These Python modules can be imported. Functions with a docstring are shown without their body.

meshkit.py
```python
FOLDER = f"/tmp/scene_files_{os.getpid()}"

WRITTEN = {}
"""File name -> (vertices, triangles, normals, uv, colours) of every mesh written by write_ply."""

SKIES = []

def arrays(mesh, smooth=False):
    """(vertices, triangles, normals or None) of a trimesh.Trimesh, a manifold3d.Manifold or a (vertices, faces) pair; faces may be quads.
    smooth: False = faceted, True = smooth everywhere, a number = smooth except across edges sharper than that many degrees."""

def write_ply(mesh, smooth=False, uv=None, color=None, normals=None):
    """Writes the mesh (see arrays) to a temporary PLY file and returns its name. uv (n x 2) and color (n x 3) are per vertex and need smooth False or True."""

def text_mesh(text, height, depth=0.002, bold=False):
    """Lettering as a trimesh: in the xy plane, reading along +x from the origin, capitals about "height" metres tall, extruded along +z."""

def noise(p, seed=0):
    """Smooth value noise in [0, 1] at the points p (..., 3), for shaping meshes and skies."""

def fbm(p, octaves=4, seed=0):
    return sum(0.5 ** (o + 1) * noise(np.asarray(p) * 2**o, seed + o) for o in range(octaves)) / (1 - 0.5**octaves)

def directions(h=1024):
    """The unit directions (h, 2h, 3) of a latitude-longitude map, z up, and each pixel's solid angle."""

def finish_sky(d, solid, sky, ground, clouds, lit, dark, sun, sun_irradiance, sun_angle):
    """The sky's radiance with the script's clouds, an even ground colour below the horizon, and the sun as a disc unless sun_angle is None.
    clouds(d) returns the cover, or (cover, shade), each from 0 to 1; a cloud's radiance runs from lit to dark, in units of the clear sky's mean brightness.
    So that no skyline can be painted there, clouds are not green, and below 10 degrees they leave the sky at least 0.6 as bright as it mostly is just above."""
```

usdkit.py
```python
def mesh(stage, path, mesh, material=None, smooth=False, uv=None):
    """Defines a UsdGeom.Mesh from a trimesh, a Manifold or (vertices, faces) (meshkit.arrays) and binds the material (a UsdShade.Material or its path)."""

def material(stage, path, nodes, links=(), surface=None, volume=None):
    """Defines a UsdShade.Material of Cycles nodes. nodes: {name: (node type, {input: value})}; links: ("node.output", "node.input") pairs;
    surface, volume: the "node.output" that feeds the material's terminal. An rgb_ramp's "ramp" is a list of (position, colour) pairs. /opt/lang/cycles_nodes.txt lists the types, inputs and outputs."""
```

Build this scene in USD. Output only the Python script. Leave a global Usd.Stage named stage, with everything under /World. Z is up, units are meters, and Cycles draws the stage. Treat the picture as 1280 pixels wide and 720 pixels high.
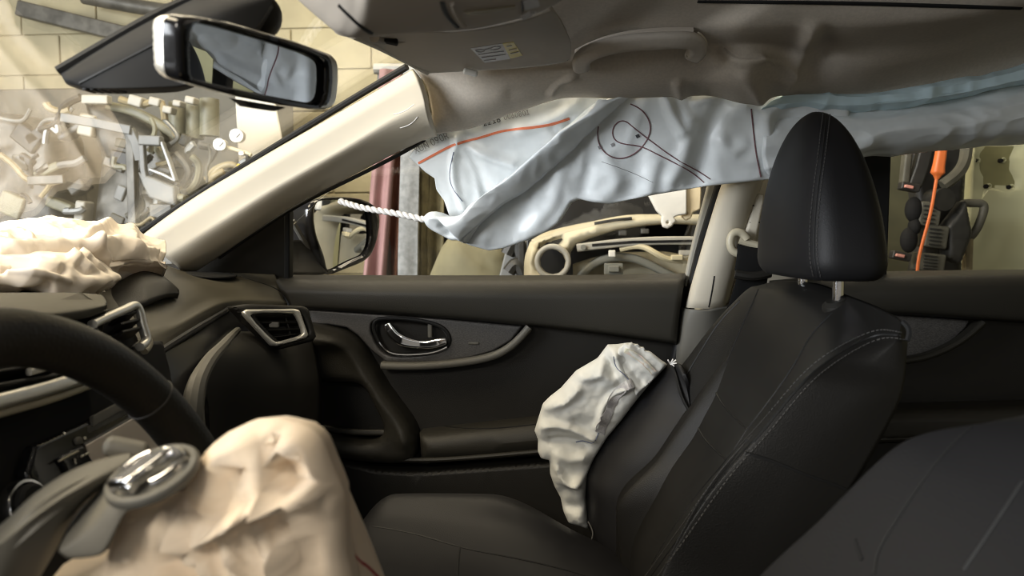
import math, random
import numpy as np, trimesh, manifold3d, shapely
import shapely.geometry as sg
from scipy.interpolate import PchipInterpolator, CubicSpline
from scipy.spatial import Delaunay
from pxr import Usd, UsdGeom, UsdLux, Gf, Sdf
import usdkit, meshkit

random.seed(7)
stage = Usd.Stage.CreateInMemory()
UsdGeom.SetStageUpAxis(stage, UsdGeom.Tokens.z)
UsdGeom.SetStageMetersPerUnit(stage, 1.0)
UsdGeom.Xform.Define(stage, '/World')
UsdGeom.Scope.Define(stage, '/World/Looks')

# ------------------------------------------------------------------ camera, light, exposure
F = 930.0                                   # focal length in pixels of a 1280 wide picture
CAM = np.array([0.0, 0.0, 1.17])
YAW, PITCH = math.radians(5), math.radians(3.7)
FWD = np.array([-math.sin(YAW) * math.cos(PITCH), math.cos(YAW) * math.cos(PITCH), -math.sin(PITCH)])
RIGHT = np.array([math.cos(YAW), math.sin(YAW), 0.0])
UP = np.cross(RIGHT, FWD)
cam = UsdGeom.Camera.Define(stage, '/World/camera')
cam.AddTransformOp().Set(Gf.Matrix4d(*RIGHT, 0, *UP, 0, *(-FWD), 0, *CAM, 1))
cam.CreateHorizontalApertureAttr(36.0)
cam.CreateVerticalApertureAttr(20.25)
cam.CreateFocalLengthAttr(F / 1280 * 36.0)
cam.CreateClippingRangeAttr(Gf.Vec2f(0.03, 100))
cam.CreateFStopAttr(7.0)
cam.CreateFocusDistanceAttr(1.15)
cam.CreateExposureAttr(0.0)


def lamp(name, loc, aim, w, h, power, color):
    l = UsdLux.RectLight.Define(stage, '/World/' + name)
    z = np.array(loc, float) - np.array(aim, float); z /= np.linalg.norm(z)
    x = np.cross([0, 0, 1.0] if abs(z[2]) < .95 else [0, 1.0, 0], z); x /= np.linalg.norm(x)
    y = np.cross(z, x)
    l.AddTransformOp().Set(Gf.Matrix4d(*x, 0, *y, 0, *z, 0, *map(float, loc), 1))
    l.CreateWidthAttr(w); l.CreateHeightAttr(h)
    l.CreateIntensityAttr(power); l.CreateColorAttr(Gf.Vec3f(*color))
    return l


WARM, COOL = (1.0, .86, .62), (.92, .96, 1.0)
lamp('workshop_lamp', (-1.35, .55, 2.75), (-.55, .8, 1.1), 1.3, .8, 16, WARM)          # over the bonnet, through the windshield
lamp('workshop_lamp_001', (-.2, 2.3, 3.1), (-.2, 3.0, 1.2), 2.6, .6, 10.5, WARM)       # over the bench beyond the passenger side
lamp('open_garage_door', (-3.4, -1.3, 1.85), (.2, 1.0, 1.15), 2.4, 1.8, 26, COOL)      # daylight from the garage door in front of the car
lamp('side_window', (.4, -2.6, 1.9), (.3, 1.0, 1.1), 2.6, 1.7, .5, COOL)               # daylight from behind the driver's door
lamp('work_light', (-.75, -1.15, 2.0), (-.1, .5, 1.0), .5, .5, 28, (1, .93, .82))            # lamp by the open driver's door
dome = UsdLux.DomeLight.Define(stage, '/World/ambient_light')
dome.CreateIntensityAttr(.07); dome.CreateColorAttr(Gf.Vec3f(1, .92, .78))

# ------------------------------------------------------------------ geometry helpers
T = np.array


def ray(u, v): return FWD + RIGHT * ((u - 640) / F) + UP * ((360 - v) / F)


def P(u, v, Y):
    d = ray(u, v); return CAM + d * ((Y - CAM[1]) / d[1])


def proj(p):
    d = np.asarray(p, float) - CAM; z = d @ FWD
    return np.stack([640 + F * (d @ RIGHT) / z, 360 - F * (d @ UP) / z], -1)


def cat(*ms):
    ms = [m for m in ms if m is not None]
    return trimesh.util.concatenate(ms) if len(ms) > 1 else ms[0]


def spline(pts, n, closed=False):
    """n points on a smooth line through pts"""
    p = np.asarray(pts, float)
    if closed:
        p = np.vstack([p, p[:1]])
    d = np.concatenate([[0], np.cumsum(np.maximum(np.linalg.norm(np.diff(p, axis=0), axis=1) ** .6, 1e-6))])
    if len(p) == 2:
        return p[0] + (p[1] - p[0]) * np.linspace(0, 1, n)[:, None]
    c = CubicSpline(d, p, bc_type='periodic' if closed else 'natural')
    return c(np.linspace(0, d[-1], n, endpoint=not closed))


def line_px(pts, step=3.0):
    p = np.asarray(pts, float)
    n = max(4, int(np.linalg.norm(np.diff(p, axis=0), axis=1).sum() / step))
    return spline(p, n)


def frames(p, closed):
    t = np.roll(p, -1, 0) - np.roll(p, 1, 0) if closed else np.gradient(p, axis=0)
    t /= np.linalg.norm(t, axis=1, keepdims=True) + 1e-12
    n = np.zeros_like(p)
    a = T([0, 0, 1.0]) if abs(t[0, 2]) < .9 else T([0, 1.0, 0])
    n[0] = a - t[0] * (a @ t[0]); n[0] /= np.linalg.norm(n[0])
    for i in range(1, len(p)):
        n[i] = n[i - 1] - t[i] * (n[i - 1] @ t[i]); n[i] /= np.linalg.norm(n[i]) + 1e-12
    return t, n, np.cross(t, n)


def sweep(pts, prof, closed=False, scale=None, up=None):
    """prof: k x 2 outline swept along pts; scale: per point; up: fixes the profile's second axis"""
    p = np.asarray(pts, float); t, n, b = frames(p, closed)
    if up is not None:
        u_ = np.broadcast_to(np.asarray(up, float), p.shape)
        n = np.cross(u_, t); n /= np.linalg.norm(n, axis=1, keepdims=True) + 1e-12
        b = np.cross(t, n)
    prof = np.asarray(prof, float); k, m = len(prof), len(p)
    s = np.ones(m) if scale is None else np.asarray(scale, float)
    v = p[:, None] + s[:, None, None] * (n[:, None] * prof[None, :, :1] + b[:, None] * prof[None, :, 1:])
    v = v.reshape(-1, 3); f = []
    for i in range(m if closed else m - 1):
        j = (i + 1) % m
        for q in range(k):
            r = (q + 1) % k
            f += [[i * k + q, j * k + q, j * k + r], [i * k + q, j * k + r, i * k + r]]
    if not closed:
        for i, rev in ((0, False), (m - 1, True)):
            c = len(v); v = np.vstack([v, v[i * k:(i + 1) * k].mean(0)])
            for q in range(k):
                r = (q + 1) % k
                f.append([c, i * k + r, i * k + q] if rev else [c, i * k + q, i * k + r])
    m_ = trimesh.Trimesh(v, f, process=False); m_.fix_normals(); return m_


def circ(r, k=10, ry=None):
    a = np.linspace(0, 2 * np.pi, k, endpoint=False)
    return np.stack([r * np.cos(a), (ry or r) * np.sin(a)], 1)


def rrect(w, h, r, k=4):
    out = []
    for cx, cy, a0 in ((w / 2 - r, h / 2 - r, 0), (-w / 2 + r, h / 2 - r, 90), (-w / 2 + r, -h / 2 + r, 180), (w / 2 - r, -h / 2 + r, 270)):
        for a in np.radians(np.linspace(a0, a0 + 90, k)):
            out.append((cx + r * math.cos(a), cy + r * math.sin(a)))
    return T(out)


def tube(pts, r, k=8, closed=False, n=None, scale=None):
    p = np.asarray(pts, float)
    if n: p = spline(p, n, closed)
    return sweep(p, circ(r, k), closed, scale)


def rbox(size, r=.004, loc=(0, 0, 0), rot=None):
    """box with rounded edges"""
    sx, sy, sz = [max(s / 2 - r, 1e-4) for s in size]
    sp = trimesh.creation.icosphere(1, r)
    v = np.vstack([sp.vertices + T([a * sx, b * sy, c * sz]) for a in (-1, 1) for b in (-1, 1) for c in (-1, 1)])
    m = trimesh.convex.convex_hull(v)
    if rot is not None: m.apply_transform(trimesh.transformations.euler_matrix(*rot))
    m.apply_translation(loc); return m


def lathe(prof, loc=(0, 0, 0), axis=(0, 0, 1), n=40):
    m = trimesh.creation.revolve(np.asarray(prof, float), sections=n)
    m.apply_transform(trimesh.geometry.align_vectors([0, 0, 1], axis)); m.apply_translation(loc); return m


def net(rows, nu=40, nv=40, Y=True):
    """a smooth grid through rows of control points: (u, v, Y) of the view or world points"""
    g = T([[P(*c) if Y else T(c, float) for c in r] for r in rows])
    a = PchipInterpolator(np.arange(g.shape[0]), g, axis=0)(np.linspace(0, g.shape[0] - 1, nu))
    return PchipInterpolator(np.arange(g.shape[1]), a, axis=1)(np.linspace(0, g.shape[1] - 1, nv))


def grid_normals(g):
    n = np.cross(np.gradient(g, axis=0), np.gradient(g, axis=1))
    n /= np.linalg.norm(n, axis=2, keepdims=True) + 1e-12
    if np.sum(n * (CAM - g)) < 0: n = -n
    return n


def shell(g, t=.006, off=None):
    """closes a grid into a body of thickness t behind its seen side"""
    a, b = g.shape[:2]
    back = g - t * grid_normals(g) if off is None else g + T(off, float)
    v = np.vstack([g.reshape(-1, 3), back.reshape(-1, 3)]); N = a * b
    i, j = np.meshgrid(np.arange(a - 1), np.arange(b - 1), indexing='ij')
    q = np.stack([i * b + j, (i + 1) * b + j, (i + 1) * b + j + 1, i * b + j + 1], -1).reshape(-1, 4)
    f = [q[:, [0, 1, 2]], q[:, [0, 2, 3]], q[:, [0, 2, 1]] + N, q[:, [0, 3, 2]] + N]
    loop = [*range(b)] + [k * b + b - 1 for k in range(1, a)] + [(a - 1) * b + k for k in range(b - 2, -1, -1)] + [k * b for k in range(a - 2, 0, -1)]
    loop = T(loop); nx = np.roll(loop, -1)
    f += [np.stack([loop, nx, nx + N], 1), np.stack([loop, nx + N, loop + N], 1)]
    m = trimesh.Trimesh(v, np.vstack(f), process=False); m.fix_normals(); return m


class Frame:
    def __init__(s, o, ux=(1, 0, 0), uy=(0, 0, 1)):
        s.o = T(o, float); s.ux = T(ux, float) / np.linalg.norm(ux); uy = T(uy, float)
        s.uy = uy - s.ux * (uy @ s.ux); s.uy /= np.linalg.norm(s.uy); s.n = np.cross(s.ux, s.uy)

    def px(s, pts):
        out = []
        for u, v in np.asarray(pts, float).reshape(-1, 2):
            d = ray(u, v); p = CAM + d * (((s.o - CAM) @ s.n) / (d @ s.n)) - s.o
            out.append((p @ s.ux, p @ s.uy))
        return T(out)

    def at(s, ab, h=0.0):
        ab = np.asarray(ab, float)
        return s.o + ab[..., :1] * s.ux + ab[..., 1:2] * s.uy + np.asarray(h, float)[..., None] * s.n


def VY(Y): return Frame((0, Y, 1.0))


def smooth_outline(pts, n=None, closed=True):
    p = np.asarray(pts, float)
    return spline(p, n or max(40, 8 * len(p)), closed)


def poly_of(ab):
    g = sg.Polygon(ab)
    if not g.is_valid: g = g.buffer(0)
    if g.geom_type != 'Polygon': g = max(g.geoms, key=lambda x: x.area)
    return g


def resample(ring, step):
    L = ring.length; n = max(8, int(round(L / step)))
    return T([ring.interpolate(i / n, normalized=True).coords[0] for i in range(n)])


def puff(fr, poly, t=.01, r=None, res=.01, fn=None, back=0.0, base=None, edge_res=None):
    """a body over the polygon (frame coordinates), t thick towards the frame's normal, its rim rounded over r;
    fn(ab, world, d) adds relief on the front; back: rounded depth behind; base(ab) shifts the whole body"""
    r = t if r is None else min(r, t) if t > 0 else r
    er = edge_res or min(res, max(r * .8, res * .4))
    g = poly.simplify(er * .12)
    if g.geom_type != 'Polygon': g = max(g.geoms, key=lambda x: x.area)
    pts = []
    rim = [resample(g.exterior, er)] + [resample(h, er) for h in g.interiors]
    nrim = sum(len(x) for x in rim); pts += rim
    rr = r if r > 0 else res
    for k in (.12, .35, .7, 1.0):
        q = g.buffer(-rr * k)
        for c in getattr(q, 'geoms', [q]):
            if c.is_empty or c.area < er * er: continue
            for ring in [c.exterior, *c.interiors]:
                if ring.length > 3 * er: pts.append(resample(ring, er * (1 if k < .8 else 1.3)))
    x0, y0, x1, y1 = g.bounds
    xs, ys = np.arange(x0, x1, res), np.arange(y0, y1, res * .87)
    gx, gy = np.meshgrid(xs, ys); gx = gx + (np.arange(len(ys)) % 2)[:, None] * res * .5
    gi = np.stack([gx.ravel(), gy.ravel()], 1)
    q = g.buffer(-rr - .5 * res)
    if not q.is_empty:
        gi = gi[shapely.contains_xy(q, gi[:, 0], gi[:, 1])]; pts.append(gi)
    ab = np.vstack(pts)
    key = np.unique(np.round(ab / (er * .05)).astype(int), axis=0, return_index=True)[1]; key.sort()
    nrim = int((key < nrim).sum()); ab = ab[key]
    tri = Delaunay(ab).simplices
    c = ab[tri].mean(1); tri = tri[shapely.contains_xy(g, c[:, 0], c[:, 1])]
    e = ab[tri]; area = np.abs((e[:, 1, 0] - e[:, 0, 0]) * (e[:, 2, 1] - e[:, 0, 1]) - (e[:, 2, 0] - e[:, 0, 0]) * (e[:, 1, 1] - e[:, 0, 1]))
    tri = tri[area > 1e-12]
    bd = g.boundary
    d = shapely.distance(bd, shapely.points(ab))
    s = np.clip(d / rr, 0, 1) if r >= .25 * er else np.ones(len(d)); rnd = np.sqrt(np.clip(1 - (1 - s) ** 2, 0, 1))
    h = (t - r) + r * rnd
    z0 = base(ab) if base else np.zeros(len(ab))
    if fn is not None:
        h = h + fn(ab, fr.at(ab, h + z0), d) * np.clip(d / (rr * .6 + 1e-9), 0, 1)
    hb = -back * rnd
    n = len(ab); used = np.zeros(n, bool); used[tri.ravel()] = True
    v = np.vstack([fr.at(ab, h + z0), fr.at(ab, hb + z0)])
    e0 = ab[tri]; cw = ((e0[:, 1, 0] - e0[:, 0, 0]) * (e0[:, 2, 1] - e0[:, 0, 1]) - (e0[:, 2, 0] - e0[:, 0, 0]) * (e0[:, 1, 1] - e0[:, 0, 1])) < 0
    tri[cw] = tri[cw][:, [0, 2, 1]]
    f = [tri, tri[:, ::-1] + n]
    ed = np.vstack([tri[:, [0, 1]], tri[:, [1, 2]], tri[:, [2, 0]]])
    es = np.sort(ed, 1); _, inv, cnt = np.unique(es, axis=0, return_inverse=True, return_counts=True)
    be = ed[cnt[inv.ravel()] == 1]
    f += [np.stack([be[:, 1], be[:, 0], be[:, 0] + n], 1), np.stack([be[:, 1], be[:, 0] + n, be[:, 1] + n], 1)]
    m = trimesh.Trimesh(v, np.vstack(f), process=False); m.remove_unreferenced_vertices(); m.merge_vertices(digits_vertex=6)
    return m


def patch(fr, pts, t=.01, r=None, res=.01, smooth=True, holes=(), **k):
    """puff over an outline of view points lying in the frame's plane"""
    ab = fr.px(pts)
    g = poly_of(smooth_outline(ab) if smooth else ab)
    for h in holes:
        g = g.difference(poly_of(smooth_outline(fr.px(h))))
    if g.geom_type != 'Polygon': g = max(g.geoms, key=lambda x: x.area)
    return puff(fr, g, t, r, res, **k)


def crease(w, scale, seed=1):
    w = np.asarray(w, float); q = w + .35 / np.mean(scale) * (meshkit.noise(w * np.mean(scale) * .8 + 3.1, seed + 9)[..., None] - .5)
    return .66 * np.abs(2 * meshkit.noise(q * scale, seed) - 1) + .34 * np.abs(2 * meshkit.noise(q * scale * 2.3 + 5.2, seed + 1) - 1)


def folds(defs, crumple=0.0, scale=14.0, seed=3, soft=0.0, soft_scale=5.0, cr=0.0, cr_scale=12.0):
    """relief for cloth: defs = (view polyline, height m, half width in view pixels[, sharp])"""
    ls = [(sg.LineString(line_px(d[0], 6)), d[1], d[2], d[3] if len(d) > 3 else 0) for d in defs]

    def fn(ab, w, d):
        q = shapely.points(proj(w)); h = np.zeros(len(w))
        for l, a, wd, sh in ls:
            x = shapely.distance(l, q) / wd
            h += a * (np.exp(-x * x) if not sh else np.clip(1 - x * .6, 0, 1) ** 1.4)
        if crumple:
            n = meshkit.fbm(w * scale, 4, seed); h += crumple * (1 - np.abs(2 * n - 1) * 2.2)
        if cr:
            h -= cr * crease(w, cr_scale, seed)
        if soft:
            h += soft * (meshkit.fbm(w * soft_scale + 7.3, 2, seed + 5) - .5) * 2
        return h
    return fn


def on(mesh, px, lift=0.0):
    """the points of the mesh seen at the view points, and the normals there"""
    px = np.asarray(px, float); d = T([ray(u, v) for u, v in px]); d /= np.linalg.norm(d, axis=1, keepdims=True)
    loc, ri, ti = mesh.ray.intersects_location(np.tile(CAM, (len(d), 1)), d, multiple_hits=False)
    o = np.argsort(ri); loc, ri, ti = loc[o], ri[o], ti[o]
    n = mesh.face_normals[ti]; n = np.where((np.sum(n * (CAM - loc), 1) < 0)[:, None], -n, n)
    return loc + n * lift, n


def seam(mesh, pts, r=.0015, lift=0.0, k=6, step=4):
    p, _ = on(mesh, line_px(pts, step), lift)
    if len(p) < 4: return None
    q = p.copy()
    for _ in range(2): q[1:-1] = (q[:-2] + q[1:-1] * 2 + q[2:]) / 4
    return tube(q, r, k)


def stitches(mesh, pts, every=.005, length=.0032, r=.0006, lift=.0006):
    p, n = on(mesh, line_px(pts, 2.5), lift)
    if len(p) < 4: return None
    s = np.concatenate([[0], np.cumsum(np.linalg.norm(np.diff(p, axis=0), axis=1))]); out = []
    unit = trimesh.creation.box((1, 1, 1))
    for a in np.arange(0, s[-1] - length, every):
        e = [T([np.interp(x, s, p[:, k]) for k in range(3)]) for x in (a, a + length)]
        c, dr = (e[0] + e[1]) / 2, e[1] - e[0]; L = np.linalg.norm(dr)
        if L > length * 1.3 or L < 1e-5: continue
        m = trimesh.creation.cylinder(r, L, sections=5); m.apply_transform(trimesh.geometry.align_vectors([0, 0, 1], dr / L)); m.apply_translation(c); out.append(m)
    return cat(*out) if out else None


def ribbon(mesh, pts, w=3.0, t=.0006, step=4, lift=.0004):
    """a thin printed or taped band, w view pixels wide, lying on the mesh"""
    p = line_px(pts, step); tg = np.gradient(p, axis=0); tg /= np.linalg.norm(tg, axis=1, keepdims=True); nn = np.stack([-tg[:, 1], tg[:, 0]], 1)
    a, na = on(mesh, p + nn * w / 2, lift + t); b, _ = on(mesh, p - nn * w / 2, lift + t)
    if len(a) != len(p) or len(b) != len(p): return tube(on(mesh, p, .0003)[0], w / F * .5)
    return shell(np.stack([a, b], 0), t)


# ------------------------------------------------------------------ names, things, parts
taken = {}


def numbered(path):
    k = taken.get(path, 0); taken[path] = k + 1
    return path if k == 0 else f'{path}_{k:03d}'


def keys(prim, **k):
    for a, b in k.items():
        if b: prim.SetCustomDataByKey(a, b)
    return prim


def thing(name, label, category, loc=(0, 0, 0), group=None):
    x = UsdGeom.Xform.Define(stage, numbered('/World/' + name)); x.AddTranslateOp().Set(Gf.Vec3d(*map(float, loc)))
    pr = keys(x.GetPrim(), label=label, category=category, group=group)
    base_of[pr.GetPath()] = T(loc, float); return pr


base_of = {}


def part(parent, name, mesh, mat, smooth=35, label=None, kind=None):
    """a mesh under a thing or one of its parts; world coordinates in, the thing's own coordinates stored"""
    if mesh is None: return None
    o = base_of[parent.GetPath()]
    m = mesh.copy(); m.apply_translation(-o)
    pr = usdkit.mesh(stage, numbered(f'{parent.GetPath()}/{name}'), m, mat, smooth=smooth).GetPrim()
    base_of[pr.GetPath()] = o
    return keys(pr, label=label, kind=kind)


def single(name, label, category, mesh, mat, smooth=35, group=None):
    c = T([*mesh.bounds.mean(0)[:2], mesh.bounds[0, 2]]); m = mesh.copy(); m.apply_translation(-c)
    g = usdkit.mesh(stage, numbered('/World/' + name), m, mat, smooth=smooth)
    UsdGeom.Xformable(g).AddTranslateOp().Set(Gf.Vec3d(*map(float, c)))
    return keys(g.GetPrim(), label=label, category=category, group=group)


def struct(name, mesh, mat, smooth=False):
    pr = usdkit.mesh(stage, numbered('/World/' + name), mesh, mat, smooth=smooth).GetPrim(); base_of[pr.GetPath()] = np.zeros(3)
    return keys(pr, kind='structure')


# ------------------------------------------------------------------ materials
def mat(name, color, rough=.5, metal=0.0, spec=.5, vary=0.0, vscale=30.0, bump=0.0, bscale=400.0, kind='noise', coat=0.0, sheen=0.0, vcolor=None, detail=3.0, transl=0.0, stretch=None):
    n = {'g': ('geometry', {}), 'p': ('principled_bsdf', dict(base_color=color, roughness=rough, metallic=metal, specular_ior_level=spec, coat_weight=coat, sheen_weight=sheen))}
    l = []; src = 'g.position'
    if stretch: n['m'] = ('mapping', dict(scale=stretch)); l.append(('g.position', 'm.vector')); src = 'm.vector'
    if vary or vcolor:
        c2 = vcolor or tuple(c * (1 - vary) for c in color)
        n['v'] = ('noise_texture', dict(scale=vscale, detail=detail)); n['r'] = ('map_range', dict(from_min=.35, from_max=.65, clamp=True)); n['x'] = ('mix', dict(color1=color, color2=c2))
        l += [(src, 'v.vector'), ('v.fac', 'r.value'), ('r.result', 'x.fac'), ('x.color', 'p.base_color')]
    if bump:
        if kind == 'voronoi': n['b'] = ('voronoi_texture', dict(scale=bscale)); o = 'b.distance'
        else: n['b'] = ('noise_texture', dict(scale=bscale, detail=2.0)); o = 'b.fac'
        n['bm'] = ('bump', dict(strength=bump, distance=.001)); l += [(src, 'b.vector'), (o, 'bm.height'), ('bm.normal', 'p.normal')]
    out = 'p.BSDF'
    if transl:
        n['t'] = ('translucent_bsdf', dict(color=color)); n['mx'] = ('mix_closure', dict(fac=transl)); l += [('p.BSDF', 'mx.closure1'), ('t.BSDF', 'mx.closure2')]; out = 'mx.closure'
    return usdkit.material(stage, '/World/Looks/' + name, n, l, surface=out)


def pane(name, ior=1.5, tint=(1, 1, 1), gain=1.0, dust=0.0):
    n = {'t': ('transparent_bsdf', dict(color=tint)), 'g': ('glossy_bsdf', dict(color=(1, 1, 1), roughness=0.0)), 'f': ('fresnel', {}), 'q': ('geometry', {}), 'i': ('mix_float', dict(a=ior, b=1 / ior)),
         'k': ('math', dict(math_type='multiply', value2=gain, use_clamp=True)), 'm': ('mix_closure', {})}
    l = [('q.backfacing', 'i.fac'), ('i.result', 'f.IOR'), ('f.fac', 'k.value1'), ('k.value', 'm.fac'), ('t.BSDF', 'm.closure1'), ('g.BSDF', 'm.closure2')]
    out = 'm.closure'
    if dust:                                                          # a thin even film of dust
        n |= {'d': ('translucent_bsdf', dict(color=(.75, .70, .58))), 'n': ('noise_texture', dict(scale=9.0, detail=4.0)), 'r': ('map_range', dict(from_min=.3, from_max=.7, to_min=dust * .5, to_max=dust * 1.5)), 'x': ('mix_closure', {})}
        l += [('q.position', 'n.vector'), ('n.fac', 'r.value'), ('r.result', 'x.fac'), ('m.closure', 'x.closure1'), ('d.BSDF', 'x.closure2')]; out = 'x.closure'
    return usdkit.material(stage, '/World/Looks/' + name, n, l, surface=out)


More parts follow.
